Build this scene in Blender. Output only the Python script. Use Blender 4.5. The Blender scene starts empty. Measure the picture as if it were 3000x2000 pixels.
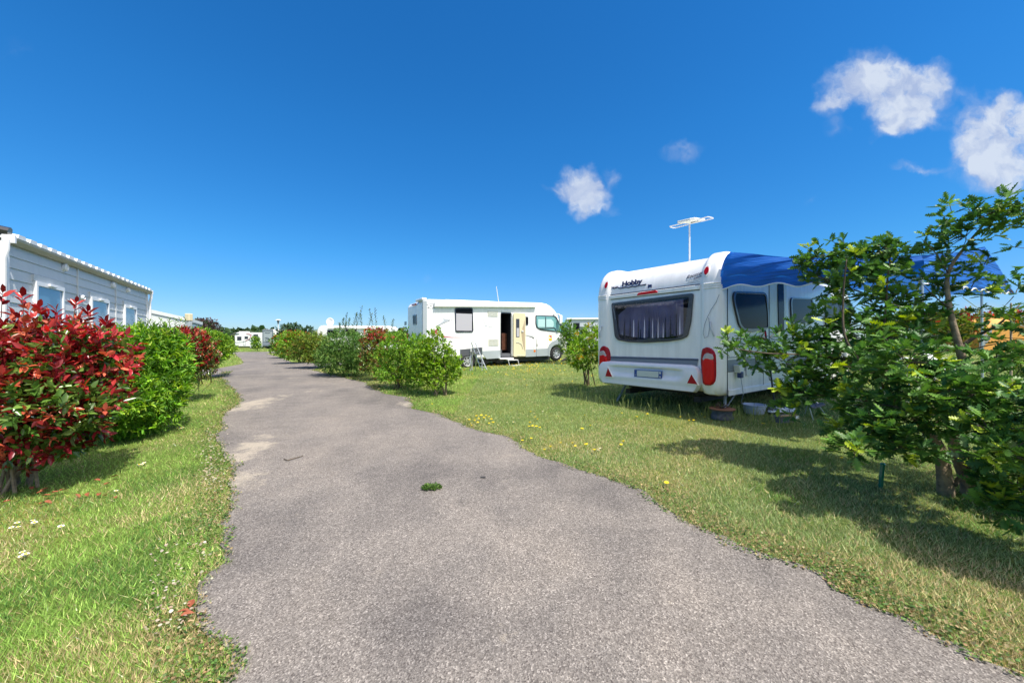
import bpy, bmesh, math, random
import numpy as np
from mathutils import Vector, Matrix
random.seed(7); rng = np.random.default_rng(11)
S = bpy.context.scene
C = S.collection
R = math.radians
F = 1150.0                       # focal length in photo pixels (photo 3000 x 2000)
CAMZ = 1.5

# ------------------------------------------------------------------ terrain
def terr(x, y):
    yy = y if y > 0 else 0.0
    return 0.6*(1-math.exp(-yy/12.0)) + 0.4*math.tanh(x/25.0)
def terr_np(x, y):
    return 0.6*(1-np.exp(-np.maximum(y, 0)/12.0)) + 0.4*np.tanh(x/25.0)
def ground(u, v):
    """point of the terrain seen in direction (u,v)"""
    dx = (u-1500)/F; dz = (1000-v)/F
    lo, hi = 0.3, 500.0
    for _ in range(60):
        m = (lo+hi)/2
        if CAMZ+dz*m > terr(dx*m, m): lo = m
        else: hi = m
    return Vector((dx*lo, lo, terr(dx*lo, lo)))
def at(u, v, Y):
    return Vector(((u-1500)/F*Y, Y, CAMZ+(1000-v)/F*Y))

# ------------------------------------------------------------------ tagging
def tag(o, label=None, cat=None, group=None, kind=None):
    if label: o['label'] = label
    if cat: o['category'] = cat
    if group: o['group'] = group
    if kind: o['kind'] = kind
    return o
def thing(name, label, cat, loc=(0, 0, 0), rotz=0, group=None):
    o = bpy.data.objects.new(name, None); C.objects.link(o)
    o.location = loc; o.rotation_euler = (0, 0, rotz); o.empty_display_size = .3
    return tag(o, label, cat, group)
def copy_tree(o, parent=None):
    c = o.copy(); C.objects.link(c)
    if parent is not None: c.parent = parent
    for ch in list(o.children): copy_tree(ch, c)
    return c

# ------------------------------------------------------------------ materials
def mat(name, col=(.5, .5, .5), rough=.5, metal=0., spec=.5, coat=0., bump=0., bscale=40., var=0., vscale=3.):
    m = bpy.data.materials.new(name); m.use_nodes = True
    nt = m.node_tree; p = nt.nodes['Principled BSDF']
    p.inputs['Base Color'].default_value = (*col, 1)
    p.inputs['Roughness'].default_value = rough; p.inputs['Metallic'].default_value = metal
    p.inputs['Specular IOR Level'].default_value = spec; p.inputs['Coat Weight'].default_value = coat
    tc = nt.nodes.new('ShaderNodeTexCoord')
    if var:
        n = nt.nodes.new('ShaderNodeTexNoise'); n.inputs['Scale'].default_value = vscale; n.inputs['Detail'].default_value = 6
        nt.links.new(tc.outputs['Object'], n.inputs['Vector'])
        r = nt.nodes.new('ShaderNodeValToRGB')
        r.color_ramp.elements[0].position = .3; r.color_ramp.elements[1].position = .7
        r.color_ramp.elements[0].color = (*[c*(1-var) for c in col], 1)
        r.color_ramp.elements[1].color = (*[min(1, c*(1+var*.5)) for c in col], 1)
        nt.links.new(n.outputs['Fac'], r.inputs['Fac']); nt.links.new(r.outputs['Color'], p.inputs['Base Color'])
    if bump:
        n = nt.nodes.new('ShaderNodeTexNoise'); n.inputs['Scale'].default_value = bscale; n.inputs['Detail'].default_value = 4
        nt.links.new(tc.outputs['Object'], n.inputs['Vector'])
        b = nt.nodes.new('ShaderNodeBump'); b.inputs['Strength'].default_value = bump; b.inputs['Distance'].default_value = .01
        nt.links.new(n.outputs['Fac'], b.inputs['Height']); nt.links.new(b.outputs['Normal'], p.inputs['Normal'])
    return m
def leaf_mat(name, rough=.45, trans=.25, spec=.4):
    m = bpy.data.materials.new(name); m.use_nodes = True
    nt = m.node_tree; p = nt.nodes['Principled BSDF']; out = nt.nodes['Material Output']
    a = nt.nodes.new('ShaderNodeAttribute'); a.attribute_name = 'col'
    nt.links.new(a.outputs['Color'], p.inputs['Base Color'])
    p.inputs['Roughness'].default_value = rough; p.inputs['Specular IOR Level'].default_value = spec
    t = nt.nodes.new('ShaderNodeBsdfTranslucent')
    h = nt.nodes.new('ShaderNodeHueSaturation'); h.inputs['Value'].default_value = 1.5; h.inputs['Saturation'].default_value = 1.1
    nt.links.new(a.outputs['Color'], h.inputs['Color']); nt.links.new(h.outputs['Color'], t.inputs['Color'])
    mx = nt.nodes.new('ShaderNodeMixShader'); mx.inputs[0].default_value = trans
    nt.links.new(p.outputs[0], mx.inputs[1]); nt.links.new(t.outputs[0], mx.inputs[2]); nt.links.new(mx.outputs[0], out.inputs['Surface'])
    return m

M = {}
M['white'] = mat('white_gelcoat', (.83, .82, .82), .28, coat=.35, var=.10, vscale=1.5)
M['white2'] = mat('white_bumper', (.72, .73, .80), .3, coat=.3, var=.03, vscale=2)
M['offwhite'] = mat('aged_white', (.70, .71, .66), .4, coat=.15, var=.05, vscale=3)
M['mhwhite'] = mat('white_side_panel', (.88, .87, .85), .35, coat=.2, var=.07, vscale=1.5)
M['seam'] = mat('dark_seam', (.06, .07, .09), .6)
M['navy'] = mat('navy_print', (.012, .02, .09), .4)
M['greyband'] = mat('grey_band', (.17, .2, .24), .4)
M['skirt'] = mat('grey_skirt', (.36, .40, .43), .4, var=.06, vscale=2)
M['greyprint'] = mat('light_grey_print', (.45, .48, .52), .4)
M['redprint'] = mat('red_print', (.45, .05, .09), .4)
M['red'] = mat('red_lens', (.62, .004, .006), .2, spec=.3, bump=.3, bscale=60)
M['darkred'] = mat('dark_red_lens', (.33, .004, .012), .2, spec=.3)
M['clear'] = mat('clear_lens', (.45, .38, .38), .1, coat=.8, bump=.4, bscale=80)
M['orange'] = mat('orange_lens', (.7, .18, .02), .2)
M['yellow'] = mat('yellow_print', (.75, .5, .03), .4)
M['cream'] = mat('cream_door', (.68, .60, .40), .45)
M['beige'] = mat('beige_grille', (.62, .60, .52), .5)
M['tan'] = mat('tan_pocket', (.42, .33, .22), .7)
M['darkframe'] = mat('dark_window_frame', (.035, .037, .05), .25, coat=.4)
M['black'] = mat('black_rubber', (.018, .018, .02), .7, bump=.3)
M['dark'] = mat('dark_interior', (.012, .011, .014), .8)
M['chassis'] = mat('dark_chassis', (.03, .03, .033), .7)
M['wood'] = mat('brown_cabinet', (.10, .035, .018), .4, var=.4, vscale=8)
M['metal'] = mat('brushed_aluminium', (.6, .62, .65), .35, metal=.8)
M['alu'] = mat('painted_aluminium', (.62, .63, .64), .45)
M['rim'] = mat('silver_wheel', (.55, .56, .58), .35, metal=.5)
M['plastic'] = mat('grey_plastic', (.30, .33, .38), .5)
M['greycloth'] = mat('grey_mesh_cloth', (.10, .105, .12), .8, bump=.4, bscale=300)
M['glass'] = mat('dark_glass', (.010, .010, .012), .12, spec=.07)
M['cabglass'] = mat('cab_glass', (.16, .36, .36), .05, spec=.8)
M['skyglass'] = mat('sky_glass', (.10, .25, .42), .12, spec=.6)  # mirrored sky is put into the blue base colour
M['plate'] = mat('pale_plate', (.52, .56, .56), .35)
M['plateblue'] = mat('plate_blue', (.01, .06, .28), .35)
M['whiteprint'] = mat('white_print', (.8, .8, .8), .4)
M['bark'] = mat('bark', (.27, .20, .13), .9, bump=.9, bscale=60, var=.5, vscale=20)
M['darkbark'] = mat('dark_bark', (.10, .075, .05), .9, bump=.7, bscale=50, var=.4, vscale=14)
M['terracotta'] = mat('terracotta', (.30, .13, .07), .8, var=.3)
M['sole'] = mat('tan_wood', (.42, .27, .14), .6)
M['greenpl'] = mat('green_plastic', (.003, .16, .10), .25, coat=.5)
M['straw'] = mat('faded_straw', (.42, .36, .22), .9)
M['tentorange'] = mat('orange_tent_cloth', (.62, .30, .06), .7, bump=.2, bscale=6)
M['tentgrey'] = mat('grey_tent_cloth', (.25, .27, .28), .7)
M['hwall'] = mat('pale_blue_grey_cladding', (.56, .59, .62), .5, var=.05, vscale=1.2)
M['hwallw'] = mat('white_cladding', (.78, .78, .77), .5, var=.03)
M['roofw'] = mat('white_roof_tile', (.72, .74, .77), .4, var=.08)
M['gutter'] = mat('beige_gutter', (.42, .40, .34), .5)
M['pvc'] = mat('white_window_plastic', (.8, .8, .82), .35)
M['stone'] = mat('pale_stone', (.45, .38, .28), .8, bump=.6, bscale=12, var=.3)
M['petal'] = mat('yellow_petals', (.85, .62, .01), .6)
M['stalk'] = mat('green_stalk', (.12, .2, .03), .6)
M['whitepetal'] = mat('white_petals', (.75, .73, .7), .6)
M['deadleaf'] = mat('fallen_red_leaf', (.26, .07, .03), .7)
M['leaf'] = leaf_mat('leaf_matt', .5, .3, .3)
M['oakleaf'] = leaf_mat('oak_leaf', .45, .22, .35)
M['gloss'] = leaf_mat('leaf_glossy', .26, .2, .5)
M['grass'] = leaf_mat('grass_blade', .6, .3, .2)

def streak(m):
    nt = m.node_tree
    for n in [n for n in nt.nodes if n.type == 'TEX_NOISE' and n.outputs[0].links and n.outputs[0].links[0].to_node.type == 'VALTORGB']:
        l = n.inputs['Vector'].links[0]; mp = nt.nodes.new('ShaderNodeMapping'); mp.inputs['Scale'].default_value = (7, 7, .7)
        nt.links.new(l.from_socket, mp.inputs['Vector']); nt.links.new(mp.outputs[0], n.inputs['Vector'])
for k_ in ('white', 'offwhite', 'mhwhite', 'white2', 'hwall', 'hwallw'): streak(M[k_])
def blue_cloth():
    m = mat('blue_awning_cloth', (.008, .14, .56), .55)
    nt = m.node_tree; p = nt.nodes['Principled BSDF']; out = nt.nodes['Material Output']
    tc = nt.nodes.new('ShaderNodeTexCoord')
    t = nt.nodes.new('ShaderNodeBsdfTranslucent'); t.inputs['Color'].default_value = (.006, .14, .55, 1)
    mx = nt.nodes.new('ShaderNodeMixShader'); mx.inputs[0].default_value = .3
    nt.links.new(p.outputs[0], mx.inputs[1]); nt.links.new(t.outputs[0], mx.inputs[2]); nt.links.new(mx.outputs[0], out.inputs['Surface'])
    mp = nt.nodes.new('ShaderNodeMapping'); mp.inputs['Scale'].default_value = (1.2, 1.2, 13)
    n = nt.nodes.new('ShaderNodeTexNoise'); n.inputs['Scale'].default_value = 1.; n.inputs['Detail'].default_value = 3; n.inputs['Distortion'].default_value = .4
    nt.links.new(tc.outputs['Object'], mp.inputs['Vector']); nt.links.new(mp.outputs[0], n.inputs['Vector'])
    b = nt.nodes.new('ShaderNodeBump'); b.inputs['Strength'].default_value = .9; b.inputs['Distance'].default_value = .06
    nt.links.new(n.outputs['Fac'], b.inputs['Height'])
    nt.links.new(b.outputs['Normal'], p.inputs['Normal']); nt.links.new(b.outputs['Normal'], t.inputs['Normal'])
    return m
M['blue'] = blue_cloth()

def curtain_mat():
    """net curtain hanging behind the tinted pane: folds modelled, tint by colour"""
    return mat('net_curtain', (.62, .56, .66), .9, var=.3, vscale=3)
M['curtain'] = curtain_mat()
def tint_glass(name, col, alpha):
    m = bpy.data.materials.new(name); m.use_nodes = True; nt = m.node_tree
    nt.nodes.remove(nt.nodes['Principled BSDF']); out = nt.nodes['Material Output']
    tr = nt.nodes.new('ShaderNodeBsdfTransparent'); tr.inputs['Color'].default_value = (*col, 1)
    gl = nt.nodes.new('ShaderNodeBsdfGlossy'); gl.inputs['Roughness'].default_value = .03; gl.inputs['Color'].default_value = (.9, .92, 1, 1)
    fr = nt.nodes.new('ShaderNodeFresnel'); fr.inputs['IOR'].default_value = 1.5
    mx = nt.nodes.new('ShaderNodeMixShader')
    nt.links.new(fr.outputs[0], mx.inputs[0]); nt.links.new(tr.outputs[0], mx.inputs[1]); nt.links.new(gl.outputs[0], mx.inputs[2]); nt.links.new(mx.outputs[0], out.inputs['Surface'])
    return m
M['tint'] = tint_glass('tinted_acrylic', (.60, .57, .66), .5)
M['blind'] = mat('grey_blind', (.42, .41, .45), .8)

# ------------------------------------------------------------------ mesh builder
class MB:
    def __init__(s): s.v = []; s.f = []; s.m = []
    def add(s, vs, fs, mi=0):
        b = len(s.v); s.v += [tuple(p) for p in vs]
        for f in fs: s.f.append([b+i for i in f]); s.m.append(mi)
    def box(s, c, d, mi=0, rot=None):
        x, y, z = d[0]/2, d[1]/2, d[2]/2
        vs = [Vector((i, j, k)) for i in (-x, x) for j in (-y, y) for k in (-z, z)]
        if rot is not None: vs = [rot @ p for p in vs]
        vs = [p+Vector(c) for p in vs]
        s.add(vs, [(0, 1, 3, 2), (4, 6, 7, 5), (0, 4, 5, 1), (2, 3, 7, 6), (0, 2, 6, 4), (1, 5, 7, 3)], mi); return s
    def b2(s, a, b, mi=0):
        a = Vector(a); b = Vector(b); return s.box((a+b)/2, [abs(q) for q in (b-a)], mi)
    def tube(s, pts, r, n=8, mi=0, cap=True):
        pts = [Vector(p) for p in pts]; rs = r if isinstance(r, (list, tuple)) else [r]*len(pts)
        rings = []; up = Vector((0, 0, 1)); prev = None
        for i, p in enumerate(pts):
            d = (pts[min(i+1, len(pts)-1)]-pts[max(i-1, 0)])
            d = d.normalized() if d.length > 1e-9 else up
            if prev is None:
                a = d.cross(up) if abs(d.z) < .95 else d.cross(Vector((1, 0, 0)))
            else: a = prev - d*prev.dot(d)
            a.normalize(); b = d.cross(a); prev = a
            rings.append([p+(a*math.cos(t)+b*math.sin(t))*rs[i] for t in [2*math.pi*k/n for k in range(n)]])
        vs = [q for r_ in rings for q in r_]
        fs = [(i*n+k, i*n+(k+1) % n, (i+1)*n+(k+1) % n, (i+1)*n+k) for i in range(len(pts)-1) for k in range(n)]
        if cap: fs += [tuple(range(n))[::-1], tuple((len(pts)-1)*n+k for k in range(n))]
        s.add(vs, fs, mi); return s
    def prism(s, pts, vec, mi=0):
        pts = [Vector(p) for p in pts]; n = len(pts); vec = Vector(vec)
        s.add(pts+[p+vec for p in pts], [tuple(range(n)), tuple(range(2*n-1, n-1, -1))]+[(i, n+i, n+(i+1) % n, (i+1) % n) for i in range(n)], mi); return s
    def lathe(s, prof, c=(0, 0, 0), n=24, axis='z', mi=0, cap=False):
        c = Vector(c); vs = []
        for (r, h) in prof:
            for k in range(n):
                t = 2*math.pi*k/n; a, b = r*math.cos(t), r*math.sin(t)
                q = {'z': (a, b, h), 'y': (a, h, b), 'x': (h, a, b)}[axis]
                vs.append(c+Vector(q))
        fs = [(i*n+k, i*n+(k+1) % n, (i+1)*n+(k+1) % n, (i+1)*n+k) for i in range(len(prof)-1) for k in range(n)]
        if cap: fs += [tuple(range(n))[::-1], tuple((len(prof)-1)*n+k for k in range(n))]
        s.add(vs, fs, mi); return s
    def grid(s, rows, mi=0, close=False):
        n = len(rows[0]); vs = [p for r in rows for p in r]
        fs = [(i*n+k, i*n+k+1, (i+1)*n+k+1, (i+1)*n+k) for i in range(len(rows)-1) for k in range(n-1)]
        if close: fs += [(i*n+n-1, i*n, (i+1)*n, (i+1)*n+n-1) for i in range(len(rows)-1)]
        s.add(vs, fs, mi); return s
    def build(s, name, mats, parent=None, smooth=False, bevel=0, solid=0, angle=35):
        me = bpy.data.meshes.new(name); me.from_pydata(s.v, [], s.f); 
        if not isinstance(mats, (list, tuple)): mats = [mats]
        for m in mats: me.materials.append(M[m] if isinstance(m, str) else m)
        me.polygons.foreach_set('material_index', s.m)
        bm = bmesh.new(); bm.from_mesh(me); bmesh.ops.recalc_face_normals(bm, faces=bm.faces); bm.to_mesh(me); bm.free()
        if smooth:
            me.polygons.foreach_set('use_smooth', [True]*len(me.polygons))
            if angle: me.set_sharp_from_angle(angle=R(angle))
        o = bpy.data.objects.new(name, me); C.objects.link(o)
        if parent is not None: o.parent = parent
        if solid:
            md = o.modifiers.new('s', 'SOLIDIFY'); md.thickness = solid; md.offset = 0
        if bevel:
            md = o.modifiers.new('b', 'BEVEL'); md.width = bevel; md.segments = 2; md.limit_method = 'ANGLE'; md.angle_limit = R(40)
        return o
def cut(o, cutters):
    """bake boolean cuts into o's mesh"""
    for c in cutters:
        md = o.modifiers.new('c', 'BOOLEAN'); md.operation = 'DIFFERENCE'; md.solver = 'EXACT'; md.object = c
    bpy.context.view_layer.update()
    dg = bpy.context.evaluated_depsgraph_get()
    me = bpy.data.meshes.new_from_object(o.evaluated_get(dg))
    o.modifiers.clear(); o.data = me
    for c in cutters: bpy.data.objects.remove(c)
def text_mesh(name, body, size, m, parent, origin, xdir, ydir, shear=0, bold=0, depth=.001, spacing=1., xs=1.):
    cu = bpy.data.curves.new(name, 'FONT'); cu.body = body; cu.size = size; cu.shear = shear; cu.offset = bold
    cu.extrude = depth; cu.space_character = spacing; cu.resolution_u = 3
    t = bpy.data.objects.new(name, cu); C.objects.link(t)
    bpy.context.view_layer.update()
    me = bpy.data.meshes.new_from_object(t.evaluated_get(bpy.context.evaluated_depsgraph_get()))
    bpy.data.objects.remove(t)
    xd = Vector(xdir).normalized(); yd = Vector(ydir).normalized(); zd = xd.cross(yd)
    mt = Matrix.Identity(4)
    for i, a in enumerate((xd*xs, yd, zd)):
        for j in range(3): mt[j][i] = a[j]
    mt.translation = Vector(origin); me.transform(mt)
    me.materials.clear(); me.materials.append(M[m])
    o = bpy.data.objects.new(name, me); C.objects.link(o); o.parent = parent
    return o
def np_mesh(name, V, Fc, m, parent=None, col=None, smooth=False):
    """V (n,3), Fc (k, c) faces with c corners, col per vertex (n,3)"""
    V = np.asarray(V, np.float32); Fc = np.asarray(Fc, np.int32)
    me = bpy.data.meshes.new(name); me.vertices.add(len(V)); me.vertices.foreach_set('co', V.ravel())
    k, c = Fc.shape
    me.loops.add(k*c); me.loops.foreach_set('vertex_index', Fc.ravel())
    me.polygons.add(k); me.polygons.foreach_set('loop_start', np.arange(0, k*c, c, dtype=np.int32))
    try: me.polygons.foreach_set('loop_total', np.full(k, c, np.int32))
    except Exception: pass
    if smooth: me.polygons.foreach_set('use_smooth', np.ones(k, bool))
    if col is not None:
        a = me.color_attributes.new('col', 'FLOAT_COLOR', 'POINT')
        cc = np.ones((len(V), 4), np.float32); cc[:, :3] = col; a.data.foreach_set('color', cc.ravel())
    me.update(calc_edges=True)
    me.materials.append(M[m] if isinstance(m, str) else m)
    o = bpy.data.objects.new(name, me); C.objects.link(o)
    if parent is not None: o.parent = parent
    return o
class Frame:
    def __init__(s, loc, ax):
        s.o = Vector(loc); s.x = Vector((ax[0], ax[1], 0)).normalized(); s.y = Vector((-s.x.y, s.x.x, 0)); s.rot = math.atan2(s.x.y, s.x.x)
    def loc(s, P):
        d = Vector(P)-s.o; return Vector((d.dot(s.x), d.dot(s.y), d.z))
    def hit(s, u, v, n, off):
        d = Vector(((u-1500)/F, 1, (1000-v)/F)); o = Vector((0, 0, CAMZ)); P0 = s.o+n*off
        t = (P0-o).dot(n)/d.dot(n); return s.loc(o+d*t)
    def rear(s, u, v, off=0): return s.hit(u, v, s.x, off)
    def side(s, u, v, off=0): return s.hit(u, v, s.y, off)
    def w(s, p): return s.o+s.x*p[0]+s.y*p[1]+Vector((0, 0, p[2]))

def rounded(pts, r, n=4):
    out = []; k = len(pts); pts = [Vector(p) for p in pts]
    for i in range(k):
        a, b, c = pts[i-1], pts[i], pts[(i+1) % k]
        d1 = (a-b); d2 = (c-b); q = min(r, d1.length*.45, d2.length*.45)
        p1 = b+d1.normalized()*q; p2 = b+d2.normalized()*q
        for j in range(n+1):
            t = j/n; out.append(p1*(1-t)**2+b*2*t*(1-t)+p2*t*t)
    return out
def frame_ring(mb, outer, inset, vec, mi=0):
    """ring between outline and its inset copy, extruded by vec"""
    c = sum(outer, Vector())/len(outer); n = len(outer)
    inner = []
    for p in outer:
        d = p-c; inner.append(p-d.normalized()*min(inset*1.15, d.length*.8))
    vec = Vector(vec)
    vs = list(outer)+inner+[p+vec for p in outer]+[p+vec for p in inner]
    fs = []
    for i in range(n):
        j = (i+1) % n
        fs += [(i, j, n+j, n+i), (i, 2*n+i, 2*n+j, j), (n+i, n+j, 3*n+j, 3*n+i), (2*n+i, 3*n+i, 3*n+j, 2*n+j)]
    mb.add(vs, fs, mi); return inner

def wheel(parent, c, r, w, axis='y', side=-1):
    mb = MB(); h = w/2
    mb.lathe([(r*.62, -h), (r*.85, -h), (r*.96, -h*.8), (r, -h*.45), (r, h*.45), (r*.96, h*.8), (r*.85, h), (r*.62, h), (r*.6, 0), (r*.62, -h)], c, 32, axis)
    wo = mb.build('wheel', 'black', parent, smooth=True)
    rm = MB(); s = side
    rm.lathe([(r*.64, s*h*.9), (r*.58, s*h*.95), (r*.52, s*h*.6), (r*.46, s*h*.45), (.001, s*h*.42)], c, 32, axis)
    rm.lathe([(r*.16, s*h*.5), (r*.15, s*h*.85), (r*.001, s*h*.88)], c, 16, axis)
    c = Vector(c)
    for k in range(7):
        a = 2*math.pi*k/7
        e = Vector((math.cos(a), 0, math.sin(a))); t = Vector((-math.sin(a), 0, math.cos(a)))
        yy = Vector((0, s*h*.7, 0))
        rm.prism([c+yy+e*r*.12-t*r*.06, c+yy+e*r*.56-t*r*.09, c+yy+e*r*.56+t*r*.09, c+yy+e*r*.12+t*r*.06], (0, -s*h*.25, 0))
    rm.build('rim', 'rim', wo, smooth=True)
    hb = MB(); hb.lathe([(r*.5, s*h*.55), (.001, s*h*.53)], c, 24, axis); hb.build('brake_disc', 'dark', wo)
    return wo

# ------------------------------------------------------------------ foliage
T6V = np.array([[0, 0, 0], [.28, .5, .05], [.68, .42, .05], [1, 0, -.1], [.68, -.42, .05], [.28, -.5, .05], [.5, 0, -.04]])
T6F = np.array([[0, 6, 1], [1, 6, 2], [2, 6, 3], [3, 6, 4], [4, 6, 5], [5, 6, 0]])
ox = [0, .08, .17, .25, .34, .43, .53, .62, .72, .81, .9, 1.]
ow = [.03, .04, .24, .08, .38, .12, .5, .14, .42, .15, .24, .02]
OV = []; OF = []
for i, (x, w) in enumerate(zip(ox, ow)): OV += [[x+(.05 if i % 2 == 0 else 0), w, .06*w*2], [x, 0, -.05*math.sin(x*3)], [x+(.05 if i % 2 == 0 else 0), -w, .06*w*2]]
for i in range(11):
    a = i*3; OF += [[a, a+1, a+4, a+3], [a+1, a+2, a+5, a+4]]
OV = np.array(OV); OF = np.array(OF)
def unit(a): return a/np.maximum(np.linalg.norm(a, axis=1, keepdims=True), 1e-9)
def leaf_cloud(name, P, A, L, W, col, m, parent, tv=T6V, tf=T6F, twist=.6):
    n = len(P); A = unit(A)
    up = np.tile([0, 0, 1.], (n, 1))+rng.normal(0, twist, (n, 3))
    B = unit(np.cross(up, A)); N = np.cross(A, B)
    L = np.asarray(L).reshape(-1, 1, 1); W = np.asarray(W).reshape(-1, 1, 1)
    V = P[:, None, :]+A[:, None, :]*tv[None, :, 0:1]*L+B[:, None, :]*tv[None, :, 1:2]*W+N[:, None, :]*tv[None, :, 2:3]*L
    k = len(tv); Fc = (tf[None]+(np.arange(n)*k)[:, None, None]).reshape(-1, tf.shape[1])
    return np_mesh(name, V.reshape(-1, 3), Fc, m, parent, np.repeat(col, k, axis=0))
def pal(cols, w, n, jit=.18):
    cols = np.array(cols); idx = rng.choice(len(cols), n, p=np.array(w)/sum(w))
    return np.clip(cols[idx]*(1+rng.normal(0, jit, (n, 1)))*(1+rng.normal(0, .06, (n, 3))), .002, 1)
def shoots(blobs, n, k, spread=.55, up=.5, inner=.35):
    """n shoots on lobed ellipsoids, k leaves each"""
    vol = np.array([b[3]*b[4]+b[4]*b[5]+b[3]*b[5] for b in blobs]); bi = rng.choice(len(blobs), n, p=vol/vol.sum())
    B = np.array(blobs)[bi]
    d = unit(rng.normal(0, 1, (n, 3))); rad = rng.random((n, 1))**inner
    rad *= 1+.14*np.sin(d[:, 0:1]*5+B[:, 0:1]*9)*np.cos(d[:, 2:3]*6+B[:, 1:2]*5)
    P = B[:, :3]+d*B[:, 3:6]*rad
    ax = unit(d+np.array([0, 0, up])+rng.normal(0, .35, (n, 3)))
    P = np.repeat(P, k, 0); ax = np.repeat(ax, k, 0); t = np.tile(np.arange(k)/max(k-1, 1), n)[:, None]
    P = P+ax*t*.06
    A = unit(ax*(.35+.5*t)+unit(rng.normal(0, 1, (n*k, 3)))*spread*1.4)
    return P, A, np.repeat(np.arange(n), k), d[np.repeat(np.arange(n), k)]
GREEN = [(.14, .27, .03), (.22, .37, .035), (.09, .19, .02), (.28, .42, .045)]
DGREEN = [(.06, .14, .02), (.10, .2, .03), (.14, .25, .04)]
OLIVE = [(.13, .19, .03), (.19, .26, .035), (.09, .14, .02), (.27, .26, .04)]
RED = [(.30, .022, .028), (.44, .045, .042), (.20, .014, .02), (.50, .11, .06)]
def bush(name, label, cat, base, blobs, n, k, L, asp, cols, wts, m='leaf', topcols=None, topz=None, stems=5, group=None, sparse=None, spread=.55, hi=None, stem_top=.6):
    """blobs given relative to base"""
    t = thing(name, label, cat, base, 0, group)
    P, A, sid, d = shoots(blobs, n, k, spread)
    P[:, 2] = np.maximum(P[:, 2], .04)
    nn = len(P); per = pal(cols, wts, n, .15)[sid]*(1+rng.normal(0, .12, (nn, 1)))
    if topcols is not None:
        mx = max(b[2]+b[5] for b in blobs)
        prob = np.clip((P[:, 2]/mx-topz[0])/(topz[1]-topz[0]), topz[2], topz[3])
        rs = rng.random(n)[sid] < prob
        per = np.where(rs[:, None], pal(topcols, [1]*len(topcols), n, .2)[sid]*(1+rng.normal(0, .15, (nn, 1))), per)
    ll = L*rng.uniform(.6, 1.2, nn)
    leaf_cloud('foliage', P, A, ll, ll*asp, np.clip(per, .003, 1), m, t)
    if stems:
        mb = MB(); top = max(b[2]+b[5] for b in blobs)
        for i in range(stems):
            b = blobs[i % len(blobs)]; a = random.uniform(0, 6.28)
            p0 = Vector((random.uniform(-.16, .16), random.uniform(-.16, .16), -.05))
            p2 = Vector((b[0]+math.cos(a)*b[3]*.55, b[1]+math.sin(a)*b[4]*.55, min(b[2]+b[5]*.3, top)*1.0))
            p1 = p0.lerp(p2, .45)+Vector((0, 0, .15))
            mb.tube([p0, p0.lerp(p1, .5)+Vector((random.uniform(-.03, .03), 0, .04)), p1, p2], [.016, .014, .011, .005], 6)
        mb.build('stem', 'bark', t, smooth=True)
    return t
def blobpx(base, lst, k=1.):
    if k != 1.: lst = [(u, v, Y*k, a*k, b*k, c*k) for (u, v, Y, a, b, c) in lst]
    """blobs given as (u, v, Y, rx, ry, rz) -> relative to base"""
    out = []
    for (u, v, Y, rx, ry, rz) in lst:
        p = at(u, v, Y)-Vector(base); out.append((p.x, p.y, p.z, rx, ry, rz))
    return out

# ================================================================== GROUND
def jit(v, a, b, s): return a*math.sin(v*s)+b*math.sin(v*s*2.7+1.3)
Lpts = [(644, 2000), (663, 1913), (600, 1866), (561, 1785), (574, 1709), (638, 1645), (657, 1581), (676, 1505), (678, 1428), (663, 1352), (638, 1282), (650, 1224), (695, 1186), (701, 1160), (668, 1129), (645, 1107), (655, 1104), (700, 1075), (714, 1062), (704, 1050), (690, 1040), (690, 1031)]
Rpts = [(2985, 2000), (2870, 1939), (2679, 1824), (2551, 1773), (2423, 1675), (2380, 1668), (2168, 1601), (1951, 1499), (1849, 1428), (1747, 1390), (1582, 1339), (1480, 1282), (1378, 1256), (1301, 1218), (1205, 1199), (1206, 1167), (1122, 1154), (1071, 1122), (969, 1097), (905, 1083), (900, 1068), (862, 1063), (846, 1058), (818, 1046), (777, 1036), (770, 1031)]
def edge(pts):
    v = np.array([p[1] for p in pts][::-1], float); u = np.array([p[0] for p in pts][::-1], float); return v, u
LV, LU = edge(Lpts); RV, RU = edge(Rpts)
# the edges as ground curves X(Y)
Lg = [ground(u, v) for u, v in Lpts]; Rg = [ground(u, v) for u, v in Rpts]
Lg.sort(key=lambda p: p.y); Rg.sort(key=lambda p: p.y)
LY = np.array([-12, -4, 0]+[p.y for p in Lg]); LX = np.array([1.5, -.4, -1.05]+[p.x for p in Lg])
RY = np.array([-12, -4, 0]+[p.y for p in Rg]); RX = np.array([6.5, 3.6, 2.6]+[p.x for p in Rg])
def wob(y, s):
    return (.03*np.sin(y*3.1+s)+.02*np.sin(y*7.3+s*2)+.014*np.sin(y*17+s*3)+.012*np.sin(y*41+s)+.008*np.sin(y*83+2*s))
def xl(y): return np.interp(y, LY, LX)+wob(y, 1.)
def xr(y): return np.interp(y, RY, RX)+wob(y, 4.)
YEND = Lg[-1].y
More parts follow.
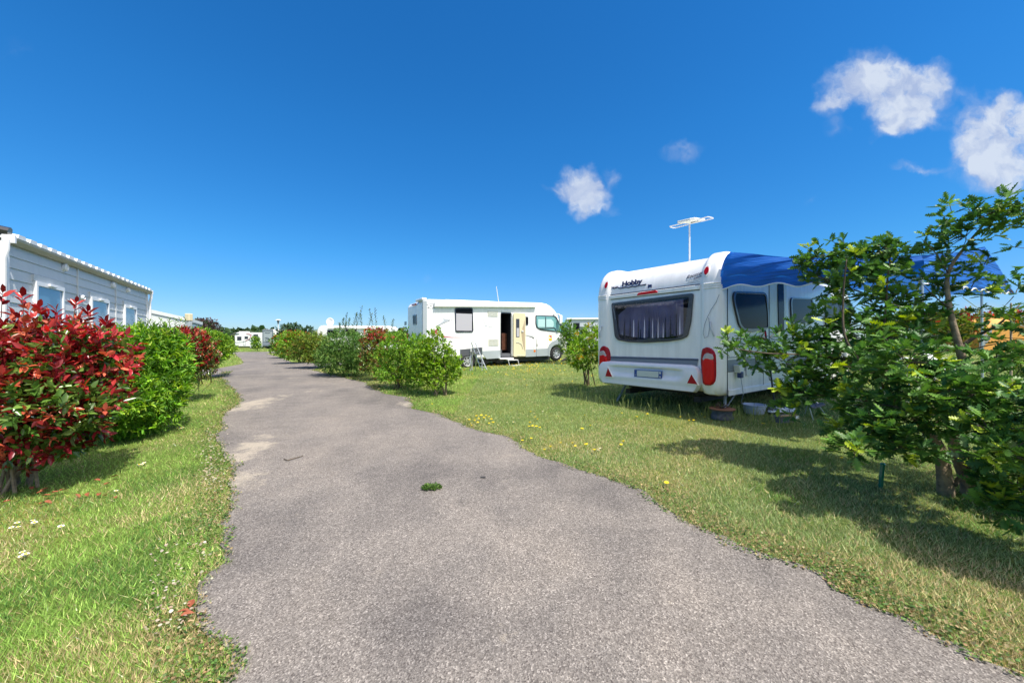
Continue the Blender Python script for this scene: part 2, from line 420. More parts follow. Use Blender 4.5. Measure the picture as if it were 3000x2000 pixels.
# side roads: left branch, right branch, far cross road (ground polygons)
def gp(*l): return [ground(u, v) for u, v in l]
brL = gp((720, 1104.5), (560, 1104.5), (300, 1108), (100, 1115), (100, 1092), (400, 1085), (630, 1081), (711, 1066), (740, 1066))
brR = gp((880, 1086), (912, 1084), (962, 1074), (1010, 1068), (1010, 1060), (945, 1062.5), (865, 1062), (840, 1070))
a0 = ground(820, 1035.5); a1 = ground(820, 1029.5)
brF = [Vector((-75, a0.y-3, 0)), ground(640, 1038), ground(720, 1037), a0, Vector((a0.x+3, a0.y+2, 0)), Vector((a1.x+4, a1.y+1, 0)), a1, ground(690, 1032), Vector((-80, a1.y-6, 0))]
def inpoly(x, y, poly):
    r = np.zeros(x.shape, bool); n = len(poly)
    for i in range(n):
        a, b = poly[i], poly[i-1]
        c = ((a.y > y) != (b.y > y)) & (x < (b.x-a.x)*(y-a.y)/((b.y-a.y) if abs(b.y-a.y) > 1e-9 else 1e-9)+a.x)
        r ^= c
    return r
def on_road(x, y, m=0.):
    r = (x > xl(y)+m) & (x < xr(y)-m) & (y < YEND)
    for p in (brL, brR, brF): r |= inpoly(x, y, p)
    return r

def terrain_mat():
    m = bpy.data.materials.new('lawn_soil'); m.use_nodes = True; nt = m.node_tree; p = nt.nodes['Principled BSDF']
    tc = nt.nodes.new('ShaderNodeTexCoord')
    def noise(s, d=6, r=.6):
        n = nt.nodes.new('ShaderNodeTexNoise'); n.inputs['Scale'].default_value = s; n.inputs['Detail'].default_value = d; n.inputs['Roughness'].default_value = r
        nt.links.new(tc.outputs['Object'], n.inputs['Vector']); return n
    def ramp(n, cs):
        r = nt.nodes.new('ShaderNodeValToRGB'); e = r.color_ramp.elements
        while len(e) < len(cs): e.new(.5)
        for el, (po, c) in zip(e, cs): el.position = po; el.color = (*c, 1)
        nt.links.new(n.outputs['Fac'], r.inputs['Fac']); return r
    a = ramp(noise(28, 8, .75), [(.3, (.04, .055, .015)), (.5, (.12, .165, .04)), (.7, (.27, .29, .10))])
    b = ramp(noise(.55, 5), [(.42, (.85, .95, .8)), (.6, (1.25, 1.1, .95)), (.75, (1.8, 1.3, 1.1))])
    mx = nt.nodes.new('ShaderNodeMix'); mx.data_type = 'RGBA'; mx.blend_type = 'MULTIPLY'; mx.inputs[0].default_value = 1
    nt.links.new(a.outputs[0], mx.inputs[6]); nt.links.new(b.outputs[0], mx.inputs[7]); nt.links.new(mx.outputs[2], p.inputs['Base Color'])
    p.inputs['Roughness'].default_value = .9; p.inputs['Specular IOR Level'].default_value = .1
    bp = nt.nodes.new('ShaderNodeBump'); bp.inputs['Strength'].default_value = .8; bp.inputs['Distance'].default_value = .03
    n = noise(45, 6, .7); nt.links.new(n.outputs['Fac'], bp.inputs['Height']); nt.links.new(bp.outputs[0], p.inputs['Normal'])
    return m
def axisvals(lim, near, step):
    v = list(np.arange(0, near, step)); x = near; s = step
    while x < lim: v.append(x); s *= 1.25; x += s
    v.append(lim); return v
ax_ = axisvals(1500, 40, 1.)
xs = np.array([-a for a in ax_[::-1]][:-1]+ax_); ys = np.array([-60, -30, -15, -8, -4, -2, -1]+axisvals(1500, 60, 1.))
GX, GY = np.meshgrid(xs, ys); GZ = terr_np(GX, GY)
nx = len(xs); ny = len(ys)
idx = np.arange(nx*ny).reshape(ny, nx)
FF = np.stack([idx[:-1, :-1], idx[:-1, 1:], idx[1:, 1:], idx[1:, :-1]], -1).reshape(-1, 4)
g = np_mesh('ground', np.stack([GX, GY, GZ], -1).reshape(-1, 3), FF, terrain_mat(), smooth=True); tag(g, kind='structure')

def road_mat():
    m = bpy.data.materials.new('worn_asphalt'); m.use_nodes = True; nt = m.node_tree; p = nt.nodes['Principled BSDF']
    tc = nt.nodes.new('ShaderNodeTexCoord'); L = nt.links
    def noise(s, d=4, r=.5, v=None):
        n = nt.nodes.new('ShaderNodeTexNoise'); n.inputs['Scale'].default_value = s; n.inputs['Detail'].default_value = d; n.inputs['Roughness'].default_value = r
        L.new(v or tc.outputs['Object'], n.inputs['Vector']); return n
    def ramp(src, cs):
        r = nt.nodes.new('ShaderNodeValToRGB'); e = r.color_ramp.elements
        while len(e) < len(cs): e.new(.5)
        for el, (po, c) in zip(e, cs): el.position = po; el.color = (*c, 1)
        L.new(src, r.inputs['Fac']); return r
    def mix(a, b, f, mode='MIX'):
        x = nt.nodes.new('ShaderNodeMix'); x.data_type = 'RGBA'; x.blend_type = mode
        if isinstance(f, float): x.inputs[0].default_value = f
        else: L.new(f, x.inputs[0])
        L.new(a, x.inputs[6])
        if isinstance(b, tuple): x.inputs[7].default_value = (*b, 1)
        else: L.new(b, x.inputs[7])
        return x.outputs[2]
    # aggregate
    vo = nt.nodes.new('ShaderNodeTexVoronoi'); vo.inputs['Scale'].default_value = 135; L.new(tc.outputs['Object'], vo.inputs['Vector'])
    agg = ramp(vo.outputs['Color'], [(.1, (.10, .089, .084)), (.4, (.167, .155, .143)), (.7, (.223, .206, .191)), (.95, (.375, .35, .325))])
    fine = ramp(noise(160, 3, .7).outputs['Fac'], [(.35, (.62, .62, .62)), (.6, (1.15, 1.15, 1.15))])
    c = mix(agg.outputs[0], fine.outputs[0], 1., 'MULTIPLY')
    big = ramp(noise(.55, 5, .6).outputs['Fac'], [(.36, (.76, .75, .76)), (.5, (1., .98, .97)), (.66, (1.12, 1.08, 1.04))])
    c = mix(c, big.outputs[0], 1., 'MULTIPLY')
    mid = ramp(noise(2.3, 5, .65).outputs['Fac'], [(.35, (.84, .84, .85)), (.6, (1.06, 1.05, 1.04))])
    c = mix(c, mid.outputs[0], 1., 'MULTIPLY')
    # sand washed over the edge, worn spots
    sep = nt.nodes.new('ShaderNodeSeparateXYZ'); L.new(tc.outputs['Object'], sep.inputs[0])
    sn = noise(2.6, 8, .75); acc = None
    for (u, v, rx, ry, st) in [(720, 1190, .55, 1.7, 1.), (700, 1330, .4, 1.1, .95), (690, 1420, .3, .6, .8), (910, 1150, .5, 1., .5), (855, 1108, .7, .8, .45), (1190, 1185, .35, .4, .7), (1650, 1960, .35, .22, .45), (730, 1120, .5, 1.0, .3)]:
        q = ground(u, v)
        cb = nt.nodes.new('ShaderNodeVectorMath'); cb.operation = 'SUBTRACT'; L.new(tc.outputs['Object'], cb.inputs[0]); cb.inputs[1].default_value = (q.x, q.y, q.z)
        ml = nt.nodes.new('ShaderNodeVectorMath'); ml.operation = 'MULTIPLY'; L.new(cb.outputs[0], ml.inputs[0]); ml.inputs[1].default_value = (1/rx, 1/ry, 0)
        ln = nt.nodes.new('ShaderNodeVectorMath'); ln.operation = 'LENGTH'; L.new(ml.outputs[0], ln.inputs[0])
        s = nt.nodes.new('ShaderNodeMath'); s.operation = 'MULTIPLY_ADD'; L.new(ln.outputs['Value'], s.inputs[0]); s.inputs[1].default_value = -1.; s.inputs[2].default_value = 1.0+.25*st
        s2 = nt.nodes.new('ShaderNodeMath'); s2.operation = 'MULTIPLY'; s2.use_clamp = True; L.new(s.outputs[0], s2.inputs[0]); s2.inputs[1].default_value = st
        if acc is None: acc = s2.outputs[0]
        else:
            mxn = nt.nodes.new('ShaderNodeMath'); mxn.operation = 'MAXIMUM'; L.new(acc, mxn.inputs[0]); L.new(s2.outputs[0], mxn.inputs[1]); acc = mxn.outputs[0]
    ad = nt.nodes.new('ShaderNodeMath'); ad.operation = 'MULTIPLY_ADD'; L.new(sn.outputs['Fac'], ad.inputs[0]); ad.inputs[1].default_value = 3.4; ad.inputs[2].default_value = -1.95
    sm = nt.nodes.new('ShaderNodeMath'); sm.operation = 'ADD'; L.new(acc, sm.inputs[0]); L.new(ad.outputs[0], sm.inputs[1])
    mk = ramp(sm.outputs[0], [(.25, (0, 0, 0)), (.75, (1, 1, 1))])
    mkm = nt.nodes.new('ShaderNodeMath'); mkm.operation = 'MULTIPLY'; L.new(mk.outputs[0], mkm.inputs[0]); mkm.inputs[1].default_value = .55
    sandc = mix(fine.outputs[0], (.48, .42, .33), 1., 'MULTIPLY')
    c = mix(c, sandc, mkm.outputs[0])
    L.new(c, p.inputs['Base Color']); p.inputs['Roughness'].default_value = .85; p.inputs['Specular IOR Level'].default_value = .25
    b = nt.nodes.new('ShaderNodeBump'); b.inputs['Strength'].default_value = .55; b.inputs['Distance'].default_value = .006
    L.new(vo.outputs['Distance'], b.inputs['Height']); L.new(b.outputs[0], p.inputs['Normal'])
    return m
M['road'] = road_mat()
yv = np.concatenate([np.arange(-12, 0, .5), np.arange(0, 14, .05), np.arange(14, YEND, .25), [YEND]])
rows = []
for y in yv:
    a, b = float(xl(y)), float(xr(y)); n = 14
    rows.append([(a+(b-a)*k/n, y, terr(a+(b-a)*k/n, y)+.014) for k in range(n+1)])
mb = MB(); mb.grid(rows); tag(mb.build('road', 'road', smooth=True, angle=0), kind='structure')
def strip(name, near, far, off):
    """sheet between two ground polylines"""
    mb = MB(); rows = []; n = 30
    def samp(pl, t):
        seg = [0]
        for i in range(1, len(pl)): seg.append(seg[-1]+(pl[i]-pl[i-1]).length)
        d = t*seg[-1]
        for i in range(1, len(pl)):
            if d <= seg[i] or i == len(pl)-1:
                k = (d-seg[i-1])/max(seg[i]-seg[i-1], 1e-6); return pl[i-1].lerp(pl[i], min(k, 1))
    for i in range(n+1):
        a = samp(near, i/n); b = samp(far, i/n); row = []
        for k in range(9):
            q = a.lerp(b, k/8); row.append((q.x, q.y, terr(q.x, q.y)+off))
        rows.append(row)
    mb.grid(rows); return tag(mb.build(name, 'road', smooth=True, angle=0), kind='structure')
strip('side_road', gp((740, 1104.5), (560, 1104.5), (300, 1108), (100, 1115)), gp((740, 1066), (711, 1066), (630, 1081), (400, 1085), (100, 1092)), .010)
strip('side_road', gp((860, 1088), (912, 1084), (962, 1074), (1010, 1068)), gp((840, 1062), (865, 1062), (945, 1062.5), (1010, 1060)), .010)
strip('crossing_road', brF[:5], brF[:4:-1], .010)

# ------------------------------------------------------------------ grass
def grass(name, n, r0, r1, h, w, label, a0=-60, a1=60, wfac=1.):
    th = np.radians(rng.uniform(a0, a1, n)); r = r0*(r1/r0)**rng.random(n)
    x = r*np.sin(th); y = r*np.cos(th)
    e = .0
    keep = ~on_road(x, y, (.03+.10*(.5+.5*np.sin(y*2.3+x)*np.sin(y*5.1)))*rng.random(n)**2)
    keep &= np.abs(x) < 1.38*np.maximum(y, .5)+.5
    x, y, r = x[keep], y[keep], r[keep]; n = len(x)
    z = terr_np(x, y)
    sc = np.maximum(1, r/7.)**.75
    # patchiness: two octaves of sines
    def pn(fx, fy, s): return np.sin(x*fx+s+1.7*np.sin(y*fy*.7+s))*np.sin(y*fy+2*s+1.3*np.sin(x*fx*.6))
    dry = .5*pn(1.1, .9, 1.)+.35*pn(2.7, 2.3, 2.)+.25*pn(6.1, 5.3, 3.)
    clov = .6*pn(1.9, 1.6, 5.)+.5*pn(4.1, 4.7, 6.)
    de = np.minimum(np.abs(x-xl(y)), np.abs(x-xr(y)))            # dryness beside the asphalt
    dry = dry+.6*np.exp(-de/.4)-.12+.55*np.exp(-((x-xr(y)-.55)/.45)**2)*(.5+.5*np.sin(y*1.9+.6)*np.sin(y*.8))*(y < 9)
    hh = h*rng.uniform(.4, 1.25, n)*sc*(1-.25*np.clip(dry, 0, 1))
    az = rng.uniform(0, 6.283, n); lean = rng.uniform(.15, 1.15, n)*hh*1.2
    px, py = np.cos(az), np.sin(az)
    ww = w*rng.uniform(.6, 1.4, n)*sc*wfac*.5
    pa = rng.uniform(0, 6.283, n); qx, qy = np.cos(pa)*ww, np.sin(pa)*ww
    B0 = np.stack([x-qx, y-qy, z-.004], -1); B1 = np.stack([x+qx, y+qy, z-.004], -1)
    T = np.stack([x+px*lean, y+py*lean, z+hh], -1)
    V = np.stack([B0, B1, T], 1).reshape(-1, 3)
    green = np.array([.175, .25, .055]); lgreen = np.array([.33, .39, .12]); straw = np.array([.54, .43, .24]); dk = np.array([.09, .18, .04])
    t1 = rng.random((n, 1)); col = green*(1-t1)+lgreen*t1
    left = (x < -1)[:, None]; col = np.where(left, col*np.array([.97, 1.19, .95]), col*np.array([.97, .98, 1.45]))
    cm = (clov > .35)[:, None] & (rng.random((n, 1)) < .6); col = np.where(cm, dk*1.2, col)
    dm = rng.random(n) < np.clip(.15+.75*(dry-.03), .08, .9); col = np.where(dm[:, None], straw*rng.uniform(.65, 1.2, (n, 1)), col)
    col = np.clip(col*1.06*np.exp(rng.normal(0, .34, (n, 1))), .01, .9)
    o = np_mesh(name, V, np.arange(n*3).reshape(-1, 3), 'grass', None, np.repeat(col, 3, 0))
    return tag(o, label, 'grass', kind='stuff')
grass('lawn_grass', 620000, 1.5, 12, .038, .0048, 'short mown green grass with straw patches beside the road', wfac=1.)
grass('meadow_grass', 230000, 11, 75, .034, .006, 'distant mown grass of the camping pitches')
# longer seed stalks in the shade below the caravan's rear
def stalks():
    n = 420; u = rng.uniform(1560, 2350, n); t = (u-1560)/790
    v = 1160+t*100-35*(t-.75)**2+rng.normal(0, 9, n)
    V = []; Fc = []; cols = []
    for i in range(n):
        p = ground(u[i], v[i]); h = rng.uniform(.08, .26); l = rng.uniform(0, .1); a = rng.uniform(0, 6.28)
        q = np.array([math.cos(a), math.sin(a), 0]); w = np.array([.003, 0, 0]); p = np.array(p)
        b = len(V); m_ = p+q*l*.35+np.array([0, 0, h*.6]); e = p+q*l+np.array([0, 0, h])
        V += [p-w, p+w, m_+w*.8, m_-w*.8, e+w*1.2, e-w*1.2]; Fc += [[b, b+1, b+2, b+3], [b+3, b+2, b+4, b+5]]
        cols += [rng.uniform(.6, 1.2)*np.array([.22, .27, .08])]*6
    o = np_mesh('grass_stalks', V, Fc, 'grass', None, np.array(cols)); tag(o, 'long seed stalks of grass around the caravan', 'grass', kind='stuff')
stalks()
def edge_weeds():
    ys_ = []; n = 30000
    y = 1.3*(16/1.3)**rng.random(n); side = rng.random(n) < .5
    base = np.where(side, xl(y), xr(y)); sg = np.where(side, -1., 1.)
    cl = .5+.5*np.sin(y*2.9+np.where(side, 1., 4.))*np.sin(y*1.3+2); cl2 = .5+.5*np.sin(y*7.7+sg)
    reach = .03+.13*cl*cl2
    off = rng.normal(0, 1, n)*.13+.10
    off = np.where(off < -reach, -reach*rng.random(n), off)
    x = base+sg*off; keep = rng.random(n) < (.15+.85*cl); x, y = x[keep], y[keep]; n = len(x)
    P = np.stack([x, y, terr_np(x, y)+.014+.018*rng.random(n)], -1); A = rng.normal(0, 1, (n, 3)); A[:, 2] = np.abs(A[:, 2])*.35
    ll = rng.uniform(.009, .022, n)*np.maximum(1, y/5)**.7
    o = leaf_cloud('edge_weeds', P, A, ll, ll*.7, pal([(.09, .17, .04), (.14, .22, .05), (.36, .29, .15), (.28, .2, .1), (.06, .11, .03)], [3, 3, 2.4, 1.2, 1.5], n, .2), 'leaf', None, twist=.5)
    tag(o, 'low clover and dry thatch creeping over both road edges', 'weeds', kind='stuff')
edge_weeds()

# ================================================================== CARAVAN
o0 = Vector((3.155, 5.9, terr(3.155, 5.9)))
CF = Frame(o0, (.802, .598)); gz = o0.z
W = 2.47; LN = 6.9
cv = thing('caravan', 'white touring caravan with blue canopy on its side and grey band round its back', 'caravan', o0, CF.rot)
ZT = 2.93-gz; ZB = .655-gz
def prof(ins, n=8):
    r = .55-ins*.4; x0 = ins; x1 = LN-ins; zt = ZT-ins; zb = ZB+ins*.8; P = []
    P.append((x0+.16, zb)); P.append((x0+.05, zb+.03)); P.append((x0+.01, zb+.12))
    for k in range(6): P.append((x0, zb+.2+(zt-r-zb-.2)*k/5))
    rx = .42
    for k in range(1, n+1):
        a = math.pi/2*k/n; P.append((x0+rx-rx*math.cos(a)*1.0, zt-r+r*math.sin(a)))
    for k in range(1, 5): P.append((x0+rx+(x1-.9-x0-rx)*k/5, zt))
    for k in range(0, n+1):
        a = math.pi/2*(1-k/n); P.append((x1-.9+.9*math.cos(a), zt-r*1.3+r*1.3*math.sin(a)))
    P.append((x1, zb+.8)); P.append((x1-.05, zb+.25)); P.append((x1-.2, zb))
    return P
def inset_at(y):
    y = min(y, W-y); r = .13; i = 0
    if y < r: i = r-math.sqrt(max(r*r-(r-y)**2, 0))
    c0, c1 = .27, .37
    if y > c1: i += .05
    elif y > c0: t = (y-c0)/(c1-c0); i += .05*t*t*(3-2*t)
    return i
yy = [0, .004, .015, .03, .05, .08, .11, .14, .2, .27, .295, .32, .345, .37]; yy = yy+[.6, W/2]+[W-a for a in yy[::-1]]
yy = sorted(set(yy)); ringz = [prof(inset_at(y)) for y in yy]; mb = MB(); n = len(ringz[0])
vs = [(p[0], y, p[1]) for y, ring in zip(yy, ringz) for p in ring]
fs = [(i*n+k, i*n+(k+1) % n, (i+1)*n+(k+1) % n, (i+1)*n+k) for i in range(len(yy)-1) for k in range(n)]
fs += [tuple(range(n)), tuple((len(yy)-1)*n+k for k in range(n))]
mb.add(vs, fs); mb.m = [0]*len(mb.f); body = mb.build('body', ['white', 'offwhite'], cv, smooth=True, angle=50)
# rear trim strips: upper rail and grey band follow the recessed back wall
XR = .05
def rr(u, v, off=0.): return CF.rear(u, v, XR-off)
def rslab(name, pts, m, off, parent=cv, r=0, thick=None, bevel=0):
    P = [rr(u, v, off) for u, v in pts]
    if r: P = rounded(P, r)
    q = MB(); q.prism(P, (thick or off*.97, 0, 0)); return q.build(name, m, parent, bevel=bevel)
rslab('trim_rail', [(1772, 868), (2049, 834), (2049, 847), (1772, 878)], 'white', .028, bevel=.008)
rslab('trim_line', [(1771, 865.5), (2049, 831), (2049, 834), (1771, 868)], 'seam', .012)
rslab('trim_line', [(1772, 878.5), (2049, 847.5), (2049, 849.5), (1772, 880)], 'seam', .010)
rslab('rear_band', [(1784, 1048), (2044, 1056), (2042, 1069), (1786, 1058)], 'greyband', .012)
rslab('pinstripe', [(1783, 1043), (2045, 1051), (2045, 1053), (1783, 1044.6)], 'navy', .010)
rslab('pinstripe', [(1784, 1046), (2045, 1054), (2045, 1056), (1784, 1048)], 'navy', .014)
rslab('pinstripe', [(1786, 1059.6), (2042, 1070.6), (2042, 1072), (1786, 1060.8)], 'navy', .010)
# rear window: frame, curtain, pane
wo = [(1790, 888), (2031, 858), (2024, 940), (2014, 985), (1996, 994), (1960, 1000), (1890, 1004), (1840, 1002), (1808, 996), (1800, 985)]
P = rounded([rr(u, v, .030) for u, v in wo], .045, 4)
wf = MB(); inner = frame_ring(wf, P, .075, (.028, 0, 0)); wfo = wf.build('window', 'darkframe', cv, smooth=True, bevel=.006)
pn_ = MB(); pn_.add([p+Vector((.012, 0, 0)) for p in inner], [tuple(range(len(inner)))]); pn_.build('pane', 'tint', wfo)
bk = MB(); bk.add([p+Vector((.0255, 0, 0)) for p in inner], [tuple(range(len(inner)))]); bk.build('window_backing', 'dark', wfo)
cmb = MB(); rows = []
for i in range(9):
    t = i/8; row = []
    for j in range(121):
        s = j/120; uu = 1812+190*s; 
        vt = 902-26*s+ (20*max(0, 1-s*7)); vb = 990-4*(2*s-1)**2*3
        p = rr(uu, vt+(vb-vt)*t, .012)
        amp = .008*(math.sin(s*62+3*math.sin(s*9))+.4*math.sin(s*150+t))
        row.append((p.x+.001+amp*(.4+.6*t), p.y, p.z))
    rows.append(row)
cmb.grid(rows); cmb.build('curtain', 'curtain', wfo, smooth=True, angle=0)
for (u, v) in [(1838, 987), (1968, 981), (1900, 989)]:
    p = rr(u, v, .022); q = MB(); q.box(p, (.006, .05, .018)); q.build('window_catch', 'black', wfo)
p0 = rr(1798, 905, .026); p1 = rr(1803, 935, .026); q = MB(); q.tube([p0, p1], .006, 6); q.build('window_stay', 'plastic', wfo)
# third brake light
P = [rr(1865, 863.5, .04), rr(1872, 857, .04), rr(1920, 850, .04), rr(1926, 855, .04), rr(1925, 857.5, .04), rr(1866, 865, .04)]
q = MB(); q.prism(P, (.03, 0, 0)); q.build('brake_light', 'red', cv, bevel=.004)
# bumper panel as height field
def bumper():
    rows = []; nz = 26; ny_ = 70
    zt = rr(1900, 1062).z; zb = ZB+.03
    ya = rr(2059, 1110).y; yb = rr(1762, 1085).y
    for i in range(nz+1):
        t = i/nz; z = zt+(zb-zt)*t
        # rounded ends
        c = .34; e = 0
        if t < c: e = .17*(1-math.sqrt(max(0, 1-((c-t)/c)**2)))
        elif t > .6: e = -.0+.10*((t-.6)/.4)**1.5
        row = []
        for j in range(ny_+1):
            s = j/ny_; y = (ya+e)+((yb-e)-(ya+e))*s
            edge_ = min(s, 1-s)*(yb-ya); ef = min(1, edge_/.035); tf = min(1, t/.05); bf = min(1, (1-t)/.04)
            h = .085*math.sqrt(max(0, 1-(1-ef)**2))*(tf**.5)*(bf**.5 if bf < 1 else 1)
            h += .02*math.sin(math.pi*min(1, t*1.25))
            cs = abs(s-.5)*2                             # plate recess
            if cs < .78 and .17 < t < .66:
                k = min(1, (.78-cs)/.2)*min(1, (t-.17)/.06)*min(1, (.66-t)/.22); h -= .045*k*k*(3-2*k)
            row.append((XR-.004-h-.03*max(0, .3-t)*0, y, z))
        rows.append(row)
    q = MB(); q.grid(rows); return q.build('bumper', 'white2', cv, smooth=True, angle=60)
bp_ = bumper()
# number plate with its blue ends
def plane_x(u, v, x): return CF.rear(u, v, x)
xp = -.052
q = MB(); q.prism([plane_x(*p, xp) for p in [(1858, 1082.5), (1938.5, 1087), (1937.5, 1108.5), (1858, 1102.5)]], (.02, 0, 0)); pl_ = q.build('number_plate', 'plateblue', cv)
q = MB(); q.prism([plane_x(*p, xp-.003) for p in [(1866, 1084.5), (1929, 1088), (1928.5, 1106), (1865.5, 1101.5)]], (.0028, 0, 0)); q.build('plate_face', 'plate', pl_)
a = plane_x(1860.3, 1099.5, xp-.003); text_mesh('country_letter', 'F', .03, 'whiteprint', pl_, a, (0, -1, 0), (0, 0, 1))
a = plane_x(1930.2, 1106.3, xp-.003); text_mesh('region_number', '45', .042, 'whiteprint', pl_, a, (0, -1, 0), (0, 0, 1))
q = MB(); q.box(plane_x(1933.5, 1092, xp-.002), (.002, .04, .04)); q.build('region_mark', 'greyprint', pl_)
# reflectors
for T in [[(1780.5, 1077), (1793.5, 1103.5), (1773, 1102)], [(2025, 1096), (2043.5, 1126), (2012.5, 1122)]]:
    x = -.056; P = [plane_x(u, v, x-.012) for u, v in T]; q = MB(); q.prism(P, (.03, 0, 0)); q.build('reflector', 'darkred', cv, bevel=.003)
    c = sum(P, Vector())/3; q = MB(); q.prism([c+(p-c)*1.22+Vector((.004, 0, 0)) for p in P], (.03, 0, 0)); q.build('reflector_rim', 'white', cv, bevel=.003)
# tail lights wrap round the corner columns
def column_panel(name, rows, m, off, parent, cols=10):
    g_ = []
    for (z, y0, y1) in rows:
        row = []
        for k in range(cols+1):
            y = y0+(y1-y0)*k/cols; e = math.sqrt(max(0, 1-(2*k/cols-1)**4)); row.append((inset_at(y)-off*e-.002, y, z))
        g_.append(row)
    q = MB(); q.grid(g_); return q.build(name, m, parent, smooth=True, angle=60)
def yz(u, v): p = CF.rear(u, v, 0); return p.y, p.z
def lamp_rows(tr, flip):
    """tr: list (v, u_left, u_right)"""
    out = []
    for v, ul, ur in tr:
        (ya, za), (yb, zb) = yz(ul, v), yz(ur, v); out.append((za*.5+zb*.5, yb, ya))
    return out
def interp_rows(tr, n=14):
    vs_ = [t[0] for t in tr]; out = []
    for i in range(n+1):
        v = vs_[0]+(vs_[-1]-vs_[0])*i/n; out.append((v, float(np.interp(v, vs_, [t[1] for t in tr])), float(np.interp(v, vs_, [t[2] for t in tr]))))
    return out
ro = [(1017, 2070, 2076), (1021, 2058, 2086), (1028, 2053, 2093), (1040, 2050, 2097), (1060, 2048, 2098), (1080, 2050, 2098), (1100, 2055, 2098), (1115, 2056, 2096), (1124, 2058, 2090), (1128, 2066, 2082)]
tl = column_panel('tail_light', lamp_rows(interp_rows(ro, 24), 0), 'darkred', .022, cv)
column_panel('brake_lens', lamp_rows(interp_rows([(1050, 2066, 2080), (1054, 2058, 2094), (1062, 2054, 2096), (1080, 2054, 2096), (1100, 2058, 2096), (1115, 2060, 2094), (1124, 2066, 2084)], 20), 0), 'red', .032, tl)
column_panel('reversing_lens', lamp_rows(interp_rows([(1034, 2072, 2078), (1038, 2063, 2092), (1046, 2059, 2095), (1052, 2056, 2095), (1056, 2062, 2070)], 12), 0), 'clear', .030, tl)
lo_ = [(1015, 1744, 1747), (1020, 1744, 1757), (1030, 1744, 1765), (1045, 1744, 1771), (1056, 1744, 1774), (1063, 1744, 1771), (1075, 1744, 1760), (1090, 1744, 1759), (1100, 1745, 1762)]
# left lamp in world rows: mirror of the right one (same heights, mirrored across the width)
def mirror(rows): return [(z, W-y1, W-y0) for (z, y0, y1) in rows]
tl2 = column_panel('tail_light', mirror(lamp_rows(interp_rows(ro, 24), 0)), 'darkred', .022, cv)
column_panel('brake_lens', mirror(lamp_rows(interp_rows([(1050, 2066, 2080), (1054, 2058, 2094), (1062, 2054, 2096), (1080, 2054, 2096), (1100, 2058, 2096), (1115, 2060, 2094), (1124, 2066, 2084)], 20), 0)), 'red', .032, tl2)
column_panel('reversing_lens', mirror(lamp_rows(interp_rows([(1034, 2072, 2078), (1038, 2063, 2092), (1046, 2059, 2095), (1052, 2056, 2095), (1056, 2062, 2070)], 12), 0)), 'clear', .030, tl2)
# marker lamps high on the columns
zc = yz(2067, 792)[1]
for yc in (yz(2067, 792)[0], W-yz(2067, 792)[0]):
    def xs_(z):                                           # body rear surface at height z (curved top)
        r_ = .55; zz = z-(ZT-r_)
        return 0 if zz < 0 else .42-.42*math.sqrt(max(0, 1-(zz/r_)**2))
    for (nm, sc_, mm, of) in (('marker_base', 1.45, 'white', .010), ('marker_light', 1., 'darkred', .02)):
        P = []
        for k in range(20):
            a = 2*math.pi*k/20; z = zc+.065*sc_*math.sin(a); P.append(Vector((xs_(z)-of, yc+.033*sc_*math.cos(a), z)))
        q = MB(); q.prism(P, (.03, 0, 0)); q.build(nm, mm, cv, bevel=.003)
# ribs round the columns
for dz in (0, .035, .07):
    zr = yz(2080, 843)[1]+dz
    for sg in (0, 1):
        pts = []
        for k in range(11):
            y = .006+.27*k/10; y_ = y if sg == 0 else W-y; pts.append((inset_at(y_)-.004, y_, zr))
        q = MB(); q.tube(pts, .009, 6); q.build('column_rib', 'white', cv, smooth=True)
# grab handles
for yc in (.14, W-.14):
    q = MB(); pts = [(inset_at(yc)-.01-.035*math.sin(math.pi*k/8), yc-.03+.06*k/8 if yc < 1 else yc+.03-.06*k/8, yz(2062, 985)[1]+.22*k/8) for k in range(9)]
    q.tube(pts, .012, 8); q.build('grab_handle', 'greyprint', cv, smooth=True)
# lettering on the upper panel
def upper(u, v):                                          # upper panel is curved: march for the surface
    d = Vector(((u-1500)/F, 1, (1000-v)/F)); t = 4.
    for _ in range(4000):
        p = CF.loc(Vector((0, 0, CAMZ))+d*t); z = p.z; zz = z-(ZT-.05-.53); x = XR
        if zz > 0: x = XR+.42-.42*math.sqrt(max(0, 1-min(1, (zz/.53))**2))
        if p.x >= x-.006: return p
        t += .002
    return p
def script(strokes, name, m, wd=.005):
    q = MB()
    for st in strokes: q.tube([upper(u, v) for u, v in st], wd, 5)
    return q.build(name, m, cv)
a = upper(1821.5, 838.5); b = upper(1890, 828); xd = (b-a).normalized()
tx = text_mesh('lettering', 'Hobby', .125, 'navy', cv, a, xd, (.18, 0, .98), bold=.006, depth=.003, xs=1.28)
# second hand-lettered word, ground line and little bull
script([[(1780, 849), (1782, 847), (1788, 839), (1787, 845), (1794, 839), (1793, 845), (1796, 843), (1799, 840), (1797, 845), (1801, 844), (1803, 840), (1802, 844), (1806, 842), (1807, 839), (1806.5, 843), (1810, 840), (1812, 843), (1820, 844), (1832, 841), (1842, 842), (1852, 838.5), (1862, 839), (1872, 836), (1882, 835), (1893, 833)]], 'lettering', 'navy', .011)
bull = [(1898, 832), (1899.5, 833.5), (1902, 834), (1909, 833), (1909, 841), (1907.5, 843.5), (1906.5, 840.5), (1901, 841), (1900.5, 844), (1898.5, 844), (1898.5, 838)]
q = MB(); q.prism([upper(u, v)+Vector((-.003, 0, 0)) for u, v in bull], (.006, 0, 0)); q.build('bull_emblem', 'navy', cv)
a = upper(2009, 818); b = upper(2050, 805)
text_mesh('dealer_lettering', 'Rousselet', .085, 'navy', cv, a, (b-a), (.2, 0, .98), shear=.5, depth=.002, xs=1.0)
a = upper(2031, 819); b = upper(2050, 812)
